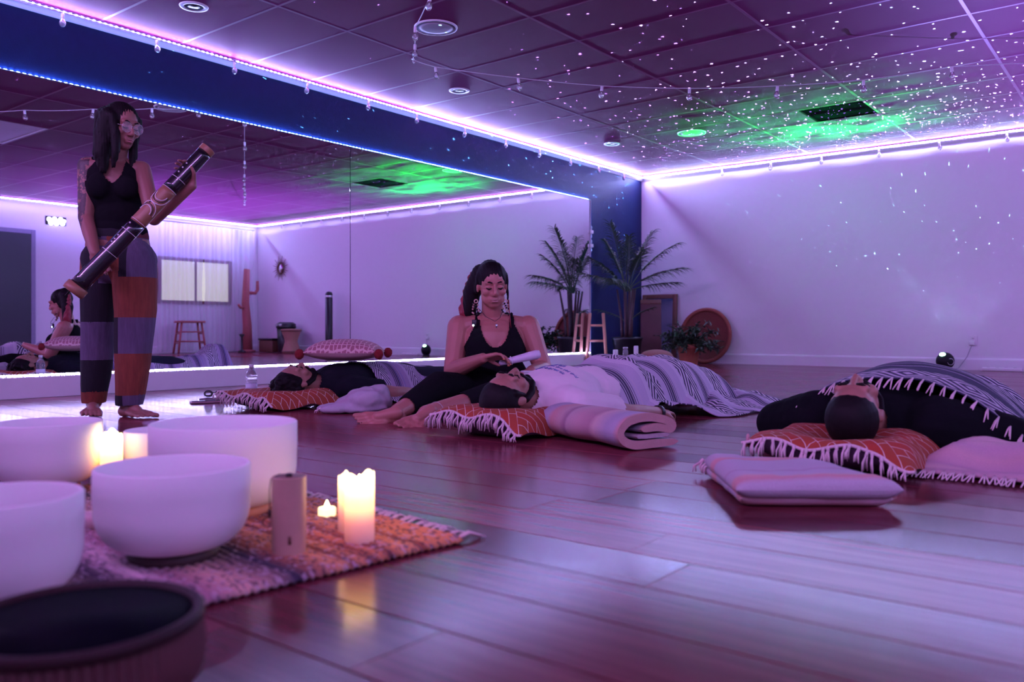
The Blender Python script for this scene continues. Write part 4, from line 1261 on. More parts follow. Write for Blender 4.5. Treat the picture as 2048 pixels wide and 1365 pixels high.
# person C (right): blanket pulled slantwise over the chest
def hC(x, y_):
    H = hump(y_, [(-.1, .262), (.0, .272), (.16, .292), (.40, .312), (.62, .295), (1.0, .23), (1.4, .20), (1.5, .22), (1.62, .02)])
    wd = hump(y_, [(-.1, .46), (.15, .48), (.5, .42), (1.0, .28), (1.6, .3)])
    wd = wd + (.05 if x > .03 else 0)
    r_ = abs(x - .03) / wd
    base = H * (1 - r_ ** (2.5 if x > .03 else 2.0)) if r_ < 1 else 0
    sk = .06 * (1 - sstep(.85, 1.7, r_)) * (.8 + .6 * n3(x * 7 + 1, y_ * 7))
    return max(base, sk) + .007 * n3(x * 9, y_ * 8, 4) + .010
def eC(x, y_, u, v_):
    return x + .02 * n3(y_ * 5, 3), y_ + (.10 * (u - .5) + .025 * n3(x * 6, 2)) * (1 - .6 * v_)
drape('serape_blanket', 'dark blanket with white diamond bands over the person at the right', V(CX, 3.27, 0), M_SERC, -.24, .76, 0, 1.75, hC, 110, 140, [(0.0, 30, (-.1, -1, -.5), .07)], rd, eC)

# ------------------------------------------------------------------ small things on the floor
t = thing('patterned_pillow', 'rose pillow with red pompom tassels lying on the chest by the mirror', 'pillow', V(AX - .0, 3.54, .262), YAW)
def pl_prof(u, v_): return max(0.0, (1 - abs(u) ** 2.6) * (1 - abs(v_) ** 2.6)) ** .5
def pat_build(h, co, b):
    x, y_, z_ = h.xyz(co)
    wv = h.node('ShaderNodeTexVoronoi', feature='DISTANCE_TO_EDGE'); h.l.new(h.scale(h.comb(x, y_, 0), (38, 38, 1)), wv.inputs['Vector']); wv.inputs['Scale'].default_value = 1.0; wv.inputs['Randomness'].default_value = .35
    f = h.m('LESS_THAN', wv.outputs['Distance'], .12)
    return h.mix(f, (.42, .16, .20), (.74, .48, .48))
q = MB(); q.grid(lambda a, b: V((a * 2 - 1) * .225, (b * 2 - 1) * .20, .052 + .085 * pl_prof(a * 2 - 1, b * 2 - 1)), 30, 30); q.build('patterned_top', mat('block_print', rough=.9, build=pat_build), t)
q = MB(); q.grid(lambda a, b: V((1 - a * 2) * .225, (b * 2 - 1) * .20, .052 - .052 * pl_prof(a * 2 - 1, b * 2 - 1)), 30, 30); q.build('plain_underside', mat('rose_cloth', (.66, .40, .42), .9), t)
M_RED = mat('red_yarn', (.22, .012, .02), .95, var=.3, vscale=60)
for sx, sy in ((1, -1), (-1, -1), (1, 1), (-1, 1)):
    q = MB(); c_ = V(sx * .243, sy * .19, .045)
    q.ell(c_, (.028, .026, .032), None, 24, 16)
    for p_ in q.v: p_ += (p_ - c_) * .16 * n3(p_.x * 160, p_.y * 160, p_.z * 160)
    q.build('pompom', M_RED, t)

t = thing('water_bottle', 'clear ribbed plastic water bottle behind the cushion by the mirror', 'bottle', ray(503, 5.22))
pr = [(.001, 0), (.032, 0), (.035, .006)]
for i in range(10): pr += [(.035, .012 + i * .014), (.0325, .019 + i * .014)]
pr += [(.035, .155), (.034, .175), (.022, .205), (.0135, .215), (.0135, .228)]
q = MB(); q.lathe(pr, n=28); q.build('body', mat('clear_plastic', (.85, .85, .95), .08, trans=.85), t)
q = MB(); q.lathe([(.001, .222), (.016, .222), (.016, .240), (.014, .242), (.001, .242)], n=20); q.build('cap', M_WHITE, t)
q = MB(); q.lathe([(.0354, .075), (.0354, .125)], n=28); q.build('label_band', mat('pale_label', (.7, .7, .85), .5), t)

gp = at(428, 801)
t = thing('eyeglasses', 'black framed eyeglasses folded open on the floor beside the cushion', 'glasses', gp + V(0, 0, .021), YAW + .2)
Rx = Matrix.Rotation(pi / 2, 3, 'X')
q = MB(); q.ring((-.034, 0, .022), .026, .0028, Rx, 24, 6, 1, .8); q.ring((.034, 0, .022), .026, .0028, Rx, 24, 6, 1, .8); q.tube([(-.009, 0, .027), (0, -.002, .03), (.009, 0, .027)], .0024, 6); q.build('front_frame', M_BLACK, t)
for s_ in (-1, 1):
    q = MB(); q.tube([(s_ * .061, 0, .026), (s_ * .066, .06, .02), (s_ * .066, .13, .004)], .0024, 6); q.build('temple', M_BLACK, t)
    q = MB(); q.lathe([(.0005, -.0006), (.0255, -.0006), (.0255, .0006), (.0005, .0006)], (s_ * .034, 0, .022), 24, Rx @ Matrix.Diagonal(V(1, .8, 1))); q.build('lens', M_GLASS, t)
t = thing('phone', 'dark phone in a case lying on the floor beside the cushion', 'phone', at(418, 806), YAW + .5)
q = MB(); q.bbox((-.11, -.045, 0), (.11, .045, .012), .005); q.build('case', mat('pink_case', (.45, .25, .32), .5), t)
q = MB(); q.bbox((-.105, -.04, .0118), (.105, .04, .0135), .0004); q.build('screen', M_BLACK, t)
t = thing('wallet', 'small dark purse under the eyeglasses', 'purse', at(432, 803), YAW - .1)
q = MB(); q.bbox((-.09, -.05, 0), (.09, .05, .02), .007); q.build('body', mat('plum_leather', (.12, .05, .09), .5), t)
q = MB(); q.tube([(-.088, -.051, .012), (.088, -.051, .012)], .0018, 5); q.build('zip', M_STEEL, t)

t = thing('dropper_bottle', 'small glass dropper bottle with dark oil beside the folded blanket', 'bottle', at(1496, 926))
q = MB(); q.lathe([(.001, 0), (.019, 0), (.021, .003), (.021, .038), (.018, .046), (.010, .051), (.0095, .06), (.008, .06), (.008, .051), (.016, .045), (.019, .037), (.019, .004), (.001, .003)], n=28); q.build('glass', M_GLASS, t)
q = MB(); q.lathe([(.001, .0035), (.0185, .0035), (.0185, .019), (.001, .0192)], n=24); q.build('oil', mat('amber_oil', (.35, .06, .02), .1, trans=.3), t)
q = MB(); q.lathe([(.001, .056), (.0115, .056), (.0115, .072), (.009, .074), (.001, .074)], n=20); q.build('collar', mat('copper_collar', (.45, .2, .15), .35, .6), t)
q = MB(); q.lathe([(.001, .073), (.0065, .074), (.007, .08), (.0055, .094), (.003, .099), (.0005, .1)], n=16); q.build('rubber_bulb', mat('pink_rubber', (.6, .35, .36), .6), t)
# ------------------------------------------------------------------ people
M_SKIN = MATS['skin']
M_SKIN2 = mat('skin_warm', (.46, .18, .15), .45, var=.10, vscale=9, sss=.08)
M_LIP = mat('lips', (.45, .15, .16), .4)
M_HAIR = mat('dark_hair', (.008, .005, .007), .6, var=.4, vscale=60, spec=.15)
M_CLOTHB = mat('black_cloth', (.008, .007, .010), .95, var=.25, vscale=40, spec=.08)
M_NAIL = mat('orange_nail', (.75, .25, .12), .3)

def head_prims(q, c, R, s=1.0):
    """skull, jaw and features; R columns are right, forward, up"""
    def P(x, y_, z_): return c + R @ (Vector((x, y_, z_)) * s)
    def E(p, r_): q.ell(P(*p), Vector(r_) * s, R)
    def K(a, ra, b, rb): q.cap(P(*a), ra * s, P(*b), rb * s, 10, 4)
    E((0, -.012, .030), (.075, .094, .088))
    E((0, .018, -.030), (.064, .072, .080))
    E((0, .052, -.088), (.034, .032, .026))
    E((0, .035, -.075), (.050, .045, .035))
    K((-.040, .074, .030), .013, (.040, .074, .030), .013)
    K((0, .088, .012), .009, (0, .107, -.022), .0115)
    E((0, .100, -.030), (.017, .014, .010))
    E((-.012, .094, -.032), (.009, .010, .008)); E((.012, .094, -.032), (.009, .010, .008))
    for sx in (-1, 1):
        E((sx * .040, .060, -.022), (.026, .026, .024))
        E((sx * .031, .077, .006), (.016, .010, .0095))
        E((sx * .076, -.008, -.006), (.009, .019, .030)); E((sx * .080, -.014, .006), (.006, .016, .020))
    K((-.018, .086, -.058), .0085, (.018, .086, -.058), .0085)
    K((-.013, .086, -.070), .0090, (.013, .086, -.070), .0090)
    return P

def face_parts(t, P, s, lip=None, brow=.0030, lash=True):
    for sx in (-1, 1):
        q = MB(); q.tube([P(sx * .014, .088, .030), P(sx * .030, .089, .036), P(sx * .049, .076, .030)], [brow * s, brow * 1.3 * s, brow * .6 * s], 6); q.build('eyebrow', M_HAIR, t)
        if lash:
            q = MB(); q.tube([P(sx * .017, .087, .001), P(sx * .031, .0895, -.003), P(sx * .046, .080, .002)], [.0018 * s, .0034 * s, .0018 * s], 6); q.build('eyelashes', M_HAIR, t)
    q = MB()
    q.tube([P(-.022, .088, -.060), P(-.008, .0965, -.0565), P(0, .0965, -.058), P(.008, .0965, -.0565), P(.022, .088, -.060)], [.0015 * s, .003 * s, .003 * s, .003 * s, .0015 * s], 8)
    q.tube([P(-.020, .087, -.064), P(-.008, .0965, -.068), P(.008, .0965, -.068), P(.020, .087, -.064)], [.0015 * s, .004 * s, .004 * s, .0015 * s], 8)
    q.build('lips', lip or M_LIP, t)

def hand_prims(q, wr, d, n, side_sign=1, s=1.0, curl=.45, spread=.06, nails=None, curls=None):
    d = Vector(d).normalized(); n = Vector(n); n = (n - d * n.dot(d)).normalized(); sd = d.cross(n).normalized()
    wr = Vector(wr)
    lens = (.068, .077, .072, .056)
    for k in range(4):
        o_ = (k - 1.5) * .0205 * s
        kn = wr + d * (.086 - .006 * abs(k - 1.3)) * s + sd * o_ * side_sign
        q.cap(wr + d * .012 * s + sd * o_ * .55 * side_sign, .0150 * s, kn, .0112 * s, 10, 4)
        a = (curls[k] if curls else curl) * .6; p = kn
        for f, r0, r1 in ((.45, .0096, .0088), (.31, .0088, .0080), (.24, .0080, .0068)):
            dd = (d * cos(a) + n * sin(a) + sd * (k - 1.5) * spread * side_sign).normalized()
            e = p + dd * lens[k] * f * s
            q.cap(p, r0 * s, e, r1 * s, 10, 4); p = e; a += (curls[k] if curls else curl)
        if nails is not None: nails.append((p, dd))
    b = wr + d * .022 * s - sd * .022 * s * side_sign
    m_ = b + (d * .62 - sd * .65 * side_sign + n * .35).normalized() * .042 * s
    e = m_ + (d * .85 - sd * .25 * side_sign + n * .45).normalized() * .030 * s
    q.cap(b, .0135 * s, m_, .0112 * s, 10, 4); q.cap(m_, .0108 * s, e, .0085 * s, 10, 4)

def foot_prims(q, heel, d, up, s=1.0, side=1):
    d = Vector(d).normalized(); up = Vector(up); up = (up - d * up.dot(d)).normalized(); sd = d.cross(up)
    heel = Vector(heel)
    ank = heel + d * .045 * s + up * .065 * s
    q.cap(heel + d * .02 * s + up * .03 * s, .031 * s, heel + d * .10 * s + up * .036 * s, .033 * s)
    q.cap(ank, .034 * s, heel + d * .13 * s + up * .040 * s, .027 * s)
    for k, (L, r_) in enumerate(((.236, .0125), (.234, .0088), (.226, .0084), (.216, .0080), (.204, .0078))):
        o_ = (k - 1.8) * .0225 * s * side
        b = heel + d * (.185 - .008 * k) * s + sd * o_ + up * .020 * s
        q.cap(heel + d * .10 * s + sd * o_ * .55 + up * .028 * s, .022 * s, b, .0165 * s, 10, 4)
        q.cap(b, (.0125 if k == 0 else .0092) * s, heel + d * L * s + sd * o_ * 1.05 + up * .013 * s, r_ * s, 10, 4)
    return ank

def seg_dist(p, a, b):
    ab = b - a; k = max(0, min(1, (p - a).dot(ab) / ab.length_squared)); return (p - a - ab * k).length

# ---------------- standing woman with the long wooden wind instrument
loc, S = frame(230, 4.44)
st = thing('person', 'standing person in black top and patchwork trousers holding a long wooden tube', 'person', loc, YAW)
Ft = basis((.30, -.95, 0), (0, 0, 1))
Rsh, Lsh = S(170, 333, .0), S(287, 340, .05)
Rel, Rwr = S(172, 436, -.06), S(190, 508, -.20)
Lel, Lwr = S(308, 437, -.06), S(384, 372, -.14)
nk, ch, wa, pe = S(233, 322, .02), S(230, 375, .02), S(238, 438, .02), S(236, 492, .02)
hc = S(243, 254, -.01)
Rh = basis((.82, -.52, -.24), (.12, -.04, 1))
q = MB()
P1 = head_prims(q, hc, Rh, 1.0)
q.cap(nk + V(0, 0, -.01), .050, hc + V(-.01, .01, -.06), .048)
q.chain(Rsh + V(.015, 0, 0), .052, Rel, .039); q.chain(Rel, .038, lerp(Rel, Rwr, .4), .036, Rwr, .025)
q.chain(Lsh + V(-.01, 0, 0), .048, Lel, .038); q.chain(Lel, .037, lerp(Lel, Lwr, .35), .035, Lwr, .024)
q.cap(Rsh + V(.03, 0, .0), .052, nk + V(-.02, 0, -.03), .045); q.cap(Lsh + V(-.03, 0, 0), .050, nk + V(.02, 0, -.03), .045)
q.ell(ch, (.148, .098, .155), Ft); q.ell(wa, (.118, .088, .13), Ft); q.ell(pe, (.16, .115, .13), Ft)
for sx in (-1, 1): q.ell(ch + Ft @ V(sx * .062, .075, -.01), (.058, .052, .062), Ft)
hipR, kneR, ankR = S(196, 510, .03), S(196, 650, .06), S(190, 805, .10)
hipL, kneL, ankL = S(272, 510, .0), S(270, 650, -.02), S(256, 805, -.03)
q.chain(hipR, .075, kneR, .052, ankR, .036); q.chain(hipL, .08, kneL, .055, ankL, .036)
hR = Vector((ankR.x - .025, ankR.y + .03, 0)); hL = Vector((ankL.x - .045, ankL.y + .02, 0))
q.cap(ankR, .036, foot_prims(q, hR, (.42, -.9, 0), (0, 0, 1), .92, 1), .035)
q.cap(ankL, .036, foot_prims(q, hL, (.88, -.45, 0), (0, 0, 1), .95, 1), .035)
dB, dT = S(146, 584, -.36), S(417, 297, -.12)
hand_prims(q, Rwr, (.42, -.10, -.85), (.35, -.9, .1), 1, 1.0, .55)
hand_prims(q, Lwr, (-.32, .02, .9), (-.45, -1, .05), -1, 1.0, .62)
M_TAT = mat('tattooed_skin', rough=.5, build=lambda h, co, b: (lambda v: h.mix(h.m('MULTIPLY', h.m('GREATER_THAN', h.noise(co, 26.0, 5.0, .65), .45), .85), h.mix(h.m('GREATER_THAN', h.noise(co, 60.0, 3.0), .55), (.28, .12, .10), (.17, .07, .07)), (.022, .014, .026)))(0))
def slot_s(p, n):
    return 1 if min(seg_dist(p, Rsh, Rel), seg_dist(p, Rel, Rwr)) < .066 and p.x < Rsh.x + .045 and p.z > .84 else 0
body = fuse('body', q, [mat('skin_dimmed', (.29, .12, .10), .5, var=.1, vscale=9), M_TAT], st, .0046, 3, slot=slot_s)  # skin and tattoo colours lowered to imitate weaker light on this figure
face_parts(st, P1, 1.0, None, .0030)
# black tank top
q = MB()
q.ell(ch, (.157, .107, .165), Ft); q.ell(wa, (.128, .098, .14), Ft); q.ell(lerp(wa, pe, .6), (.150, .112, .12), Ft)
for sx in (-1, 1): q.ell(ch + Ft @ V(sx * .062, .078, -.01), (.064, .058, .068), Ft)
q.cap(Rsh + V(.055, 0, .012), .042, nk + V(-.03, .01, -.04), .04); q.cap(Lsh + V(-.045, 0, .012), .042, nk + V(.03, .01, -.04), .04)
NC = ch + Ft @ V(.0, .10, .155)
def cut_tank(p, n):
    d = Ft.inverted() @ (p - ch)
    if d.y > -.02 and (d.x / .060) ** 2 + ((d.z - .16) / .15) ** 2 < 1: return False          # scooped neckline
    if d.z > .165: return False
    if abs(d.x) > .128 and d.z > .02: return False
    return p.z > S(0, 470).z
o = fuse('tank_top', q, M_CLOTHB, st, .006, 5, cut=cut_tank)
# patchwork trousers
RU = (.20, .045, .025); GR = (.105, .075, .135); BK = (.010, .008, .014); MR = (.12, .022, .035)  # weaker light on this figure is put into the patch colours
def patch(name, c):
    def bld(h, co, b):
        x, y_, z_ = h.xyz(co)
        f = h.noise(h.comb(h.m('MULTIPLY', x, 55.0), h.m('MULTIPLY', y_, 55.0), h.m('MULTIPLY', z_, 7.0)), 1.0, 4.0, .7)
        return h.mix(f, tuple(v * .45 for v in c), tuple(min(1, v * 1.6) for v in c))
    return mat(name, rough=.92, build=bld, bump=.3, bscale=300)
PM = [patch('patch_rust', RU), patch('patch_grey', GR), patch('patch_black', BK), patch('patch_maroon', MR)]
def zpy(py): return S(0, py).z
def slot_p(p, n):
    px = 230 + p.x / .002643; z_ = p.z
    if px < 231:      # image-left leg
        if z_ > zpy(478): return 2 if px > 190 else 0
        if z_ > zpy(568): return 0 if px < 172 else (2 if px < 205 else 1)
        if z_ > zpy(645): return 2
        if z_ > zpy(722): return 1
        if z_ > zpy(785): return 2
        return 0 if px < 200 else 2
    if z_ > zpy(476): return 3 if px > 262 else 2
    if z_ > zpy(555): return 1 if px > 272 else (2 if px > 256 else 0)
    if z_ > zpy(635): return 0
    if z_ > zpy(707): return 1 if px > 254 else 2
    if z_ > zpy(788): return 0 if px > 240 else 3
    return 2 if px < 262 else 1
q = MB()
q.ell(S(236, 475, .02), (.155, .118, .10), Ft); q.ell(S(238, 520, .02), (.19, .13, .13), Ft)
q.chain(S(200, 520, .03), .098, S(196, 640, .055), .088, S(194, 730, .08), .078, S(188, 800, .10), .062)
q.chain(S(268, 520, .0), .112, S(271, 620, -.01), .106, S(266, 720, -.02), .092, S(258, 802, -.03), .072)
fuse('trousers', q, PM, st, .0075, 4, cut=lambda p, n: zpy(812) + .006 < p.z < zpy(447), slot=slot_p, disp=lambda p: .006 * n3(p.x * 14, p.y * 14, p.z * 3.5))
# long straight hair
q = MB()
def H1(x, y_, z_): return hc + Rh @ V(x, y_, z_)
q.ell(H1(0, -.022, .036), (.090, .096, .094), Rh)
q.chain(H1(.075, -.01, .04), .045, S(208, 270, -.07), .050, S(203, 308, -.09), .044, S(207, 340, -.10), .020)
q.chain(H1(.05, -.06, .03), .06, S(212, 280, .03), .062, S(208, 318, .05), .055, S(205, 345, .05), .03)
q.chain(H1(.082, .03, .045), .022, S(230, 262, -.10), .024, S(231, 300, -.11), .023, S(226, 332, -.11), .012)
q.chain(H1(-.07, .015, .045), .028, S(268, 282, .03), .024, S(267, 312, .02), .022, S(262, 335, .0), .010)
fuse('hair', q, M_HAIR, st, .007, 4, cut=lambda p, n: True, disp=lambda p: .0025 * sin(p.x * 420 + p.y * 300))
# eyeglasses
gr = MB(); gl = MB()
for sx in (-1, 1):
    c_ = H1(sx * .033, .100, .004); RR = Rh @ Matrix.Rotation(pi / 2, 3, 'X')
    gr.ring(c_, .027, .0012, RR, 28, 6); gl.lathe([(.0004, -.0005), (.0265, -.0005), (.0265, .0005), (.0004, .0005)], c_, 26, RR)
gr.tube([H1(-.008, .101, .01), H1(0, .104, .012), H1(.008, .101, .01)], .0015, 6)
for sx in (-1, 1): gr.tube([H1(sx * .060, .098, .008), H1(sx * .078, .02, .008), H1(sx * .080, -.02, .0)], .0015, 6)
g = gr.build('eyeglasses', M_STEEL, st); gl.build('lenses', mat('thin_lens', (.9, .9, 1), .05, alpha=.12), g)

# the instrument she holds
ax = (dT - dB); LD = ax.length; axn = ax.normalized()
RD = basis(axn.cross(V(0, -1, .2)), axn)       # columns right, forward, up(axis)
didge = thing('didgeridoo', 'long black and wood wind instrument with painted rings and dots', 'instrument', loc, YAW)
M_DIDB = mat('black_lacquer', (.010, .010, .014), .18, coat=.6)
M_DIDW = mat('didge_wood', (.30, .13, .075), .4, var=.25, vscale=14)
def rad(u): return lerp(.043, .037, u) + .006 * (1 - sstep(0, .05, u))
def tube_part(name, u0, u1, m, dr=0.0, n=36, closed0=False):
    q = MB(); k = 10
    q.lathe([(rad(lerp(u0, u1, i / k)) + dr, lerp(u0, u1, i / k) * LD) for i in range(k + 1)], dB, n, RD); return q.build(name, m, didge)
tube_part('lower_section', .035, .46, M_DIDB); tube_part('middle_section', .46, .70, M_DIDW); tube_part('upper_section', .70, .97, M_DIDB); tube_part('mouth_end', .97, 1.0, M_DIDW, .002)
q = MB(); q.lathe([(.030, -.006), (.052, -.006), (.054, .01), (.053, .038), (.048, .04)], dB, 36, RD); q.lathe([(.001, -.002), (.031, -.002), (.031, -.0062), (.001, -.0062)], dB, 30, RD); q.build('bell_end', M_DIDW, didge)
M_WPAINT = mat('white_paint', (.75, .68, .74), .4)
for u in (.26, .40, .47, .70, .77):
    q = MB(); q.ring(dB + axn * u * LD, rad(u) + .0006, .0014, RD, 36, 6); q.build('painted_ring', M_WPAINT, didge)
def on_tube(u, th): return dB + RD @ V((rad(u) + .0012) * sin(th), (rad(u) + .0012) * cos(th), u * LD)
camth = math.atan2((RD.inverted() @ V(0, -1, 0)).x, (RD.inverted() @ V(0, -1, 0)).y)
for u in (.31, .33, .355, .44, .80, .83, .86, .585):
    q = MB(); q.ell(on_tube(u, camth + .35), (.0045, .0045, .0045), None, 10, 6); q.build('painted_dot', M_WPAINT if u != .585 else M_BLACK, didge)
for u0, dth in ((.53, .15), (.655, -.1)):
    for rr_, m_ in ((.060, M_WPAINT), (.046, M_BLACK), (.036, M_WPAINT)):
        q = MB(); q.tube([on_tube(u0 + (rr_ * sin(a)) / LD * (1 if u0 < .6 else -1), camth + dth + rr_ * cos(a) / .045) for a in [pi * i / 16 for i in range(17)]], .0022, 6); q.build('painted_arc', m_, didge)
q = MB(); q.tube([dB + RD @ V(-.030, -.030, -.004), dB + RD @ V(-.036, -.036, -.03), dB + RD @ V(-.022, -.030, -.036), dB + RD @ V(-.018, -.026, -.004)], .0025, 6); q.build('cord_loop', M_BLACK, didge)

# ---------------- seated woman
loc, S = frame(985, 5.05)
sw = thing('person', 'person in black sitting on the floor with bare feet, large earrings and red tinted hair', 'person', loc, YAW)
Fs = basis((.08, -1, -.06), (0, -.04, 1))
hs = 1.10
hc = S(984, 572, -.06)
Rh = basis((.20, -.95, -.22), (.0, -.2, 1))
nk, ch, be = S(985, 640, .0), S(988, 690, .0), S(985, 752, .0)
Rsh, Lsh = S(919, 655, .02), S(1056, 655, .03)
Rel, Rwr = S(906, 742, -.10), S(966, 717, -.37)
Lel, Lwr = S(1086, 738, -.03), S(1062, 742, -.26)
hipR, hipL = S(940, 785, .02), S(1035, 785, .02)
knR, anR = S(878, 772, -.42), S(794, 826, -.86)
knL, anL = S(972, 798, -.52), S(852, 828, -.94)
q = MB()
P2 = head_prims(q, hc, Rh, hs)
q.ell(P2(0, .03, -.06), V(.064, .062, .05) * hs, Rh)
q.cap(nk + V(0, .02, -.03), .066, hc + V(0, .03, -.06), .062)
q.cap(Rsh + V(.03, 0, 0), .066, nk + V(-.05, .01, -.02), .06); q.cap(Lsh + V(-.03, 0, 0), .066, nk + V(.05, .01, -.02), .06)
q.chain(Rsh, .074, Rel, .056); q.chain(Rel, .054, lerp(Rel, Rwr, .35), .050, Rwr, .030)
q.chain(Lsh, .074, Lel, .055); q.chain(Lel, .054, lerp(Lel, Lwr, .35), .048, Lwr, .030)
q.ell(ch, (.195, .13, .17), Fs); q.ell(be, (.20, .16, .15), Fs); q.ell(S(985, 792, .02), (.22, .19, .11), Fs)
for sx in (-1, 1): q.ell(ch + Fs @ V(sx * .085, .09, -.03), (.085, .075, .085), Fs)
q.chain(hipR, .09, knR, .065, anR, .042); q.chain(hipL, .09, knL, .065, anL, .042)
hR, dR = S(800, 838, -.84), V(-.96, -.12, -.02)
foot_prims(q, S(806, 846, -.86), (-.93, -.36, .03), (.16, -.55, .8), 1.0, -1); q.cap(anR, .042, S(790, 832, -.87), .038)
foot_prims(q, S(866, 842, -.94), (-.55, -.80, -.10), (.35, -.2, .9), .98, -1); q.cap(anL, .042, S(846, 834, -.96), .038)
nails = []
hand_prims(q, Rwr, (.97, -.10, .14), (.1, -.45, -1), -1, 1.05, .50, .10, nails)
hand_prims(q, Lwr, (-.75, -.35, -.25), (-.1, 0, -1), 1, 1.0, .35)
fuse('body', q, M_SKIN2, sw, .0046, 3)
face_parts(sw, P2, hs * 1.25, mat('pale_lips', (.50, .24, .22), .35), .0024)
for p, d in nails:
    q = MB(); q.ell(p + d * .007, (.008, .0055, .0045), basis(d.cross(V(0, 0, 1)), V(0, 0, 1))); q.build('fingernail', M_NAIL, sw)
# black vest
q = MB()
q.ell(ch, (.203, .140, .175), Fs); q.ell(be, (.212, .172, .16), Fs); q.ell(S(985, 790, .02), (.225, .20, .11), Fs)
for sx in (-1, 1): q.ell(ch + Fs @ V(sx * .085, .095, -.03), (.092, .082, .092), Fs)
q.cap(S(944, 648, .0), .050, S(960, 632, .03), .045); q.cap(S(1030, 650, .0), .050, S(1018, 632, .03), .045)
q.cap(S(944, 648, -.02), .05, S(950, 690, -.06), .07); q.cap(S(1030, 650, -.02), .05, S(1024, 690, -.06), .07)
def cut_vest(p, n):
    d = Fs.inverted() @ (p - ch)
    if d.y > -.03 and (d.x / .088) ** 2 + ((d.z - .16) / .165) ** 2 < 1: return False
    if abs(d.x) > .115 + .5 * max(0, .13 - d.z): return False
    return d.z < .19
fuse('vest', q, M_CLOTHB, sw, .007, 4, cut=cut_vest)
# black leggings
q = MB()
q.ell(S(985, 795, .02), (.235, .20, .10), Fs)
q.chain(hipR, .105, lerp(hipR, knR, .5), .098, knR, .082, lerp(knR, anR, .75), .058)
q.chain(hipL, .105, lerp(hipL, knL, .5), .10, knL, .082, lerp(knL, anL, .38), .066)
def cut_leg(p, n): return (p - lerp(knR, anR, .80)).dot(anR - knR) < 0 and not ((p - lerp(knL, anL, .42)).dot(anL - knL) > 0 and seg_dist(p, knL, anL) < .12 and p.x > knR.x - .05 and p.y < -.55 and seg_dist(p, knR, anR) > .075)
fuse('leggings', q, M_CLOTHB, sw, .008, 4, cut=cut_leg)
# hair swept back, long and red at the ends
def H2(x, y_, z_): return hc + Rh @ (V(x, y_, z_) * hs)
q = MB()
q.ell(H2(0, -.019, .044), V(.084, .094, .090) * hs, Rh); q.ell(H2(.0, -.06, .10), V(.05, .045, .035) * hs, Rh)
q.cap(H2(.066, .0, .055), .026, H2(.074, -.03, -.03), .022); q.cap(H2(-.066, .0, .055), .026, H2(-.074, -.03, -.03), .022)
q.chain(H2(.05, -.07, .06), .055, S(944, 585, .03), .055, S(938, 625, .03), .042)
q.chain(H2(-.082, .0, .04), .010, S(1015, 580, -.03), .008, S(1016, 620, -.02), .006)
fuse('hair', q, M_HAIR, sw, .007, 4, disp=lambda p: .001 * sin(p.x * 300 + p.z * 90))
M_RHAIR = mat('red_hair', (.26, .018, .035), .45, var=.5, vscale=60)
q = MB()
q.chain(S(942, 548, .05), .012, S(934, 585, .045), .026, S(928, 625, .04), .036, S(935, 645, .04), .030)
fuse('hair_ends', q, M_RHAIR, sw, .006, 3, disp=lambda p: .004 * sin(p.x * 260 + p.z * 60))
q = MB(); q.tube([S(1017, 600, -.05), S(1019, 630, -.07), S(1022, 656, -.09)], [.004, .004, .002], 6); q.build('hair_strand', M_RHAIR, sw)
# earrings, necklace, clip microphone, anklet
M_GOLD = mat('brass', (.70, .45, .38), .3, .8)
for px in (952, 1011):
    b0 = S(px, 603, -.07)
    er = MB(); er.ring(b0, .010, .0035, Matrix.Rotation(pi / 2, 3, 'X')); e_ = er.build('earring', M_GOLD, sw)
    rr = random.Random(px)
    for i in range(16):
        p = b0 + V(rr.uniform(-.022, .022), -.004 + rr.uniform(-.006, .006), -.014 - .062 * i / 15)
        q = MB(); q.ell(p, (.006, .006, .006), None, 10, 6); q.build('bead', M_GOLD if i % 3 else M_BLACK, e_)
q = MB(); q.tube([S(958, 618, -.10), S(972, 634, -.145), S(990, 643, -.155), S(1000, 636, -.14), S(1006, 620, -.10)], .0018, 5); nl = q.build('necklace', M_BLACK, sw)
q = MB(); q.lathe([(.0005, -.022), (.006, -.01), (.007, 0), (.0005, .008)], S(993, 650, -.158), 10); q.build('pendant', M_STEEL, nl)
cm = thing('clip_light', 'small clip with a blue white light on the black shoulder strap', 'light', loc + Matrix.Rotation(YAW, 3, 'Z') @ S(948, 650, -.105), YAW)
q = MB(); q.bbox((-.012, -.006, -.012), (.014, .008, .03), .004); q.build('clip_body', M_BLACK, cm)
q = MB(); q.ell((-.004, -.008, -.004), (.0055, .004, .0055)); q.build('lamp', mat('blue_led', (.8, .9, 1), .3, emit=(.45, .7, 1.0), emit_s=16.0), cm)
q = MB(); q.ring(lerp(anL, knL, .16), .046, .0016, basis(V(1, 0, 0).cross(anL - knL), (anL - knL))); q.build('anklet', M_STEEL, sw)
# the pale wand in her hand
wp0, wp1 = S(1000, 727, -.335), S(1080, 708, -.31)
wl = thing('shaker_wand', 'pale tapered wand held over the reclining head', 'instrument', loc, YAW)
wd = (wp1 - wp0); RW = basis(wd.cross(V(0, 1, 0)), wd)
q = MB(); q.lathe([(.001, -.008), (.014, 0), (.017, .03), (.021, .10), (.025, .17), (.026, wd.length - .02), (.020, wd.length), (.001, wd.length + .004)], wp0, 28, RW); q.build('shaft', mat('pale_selenite', (.72, .62, .78), .4, sss=.2), wl)
q = MB(); q.ring(wp0 + wd * .28, .0225, .003, RW, 24, 6); q.build('binding', M_TAPE, wl)
t = thing('white_cup', 'white paper cup standing behind the white shirt', 'cup', loc + Matrix.Rotation(YAW, 3, 'Z') @ V(S(1054, 745, -.42).x, -.42, 0), YAW)
q = MB(); q.lathe([(.001, .0), (.026, 0), (.034, .225), (.036, .228), (.034, .231), (.032, .226), (.024, .006), (.001, .004)], n=28); q.build('wall', M_WHITE, t)
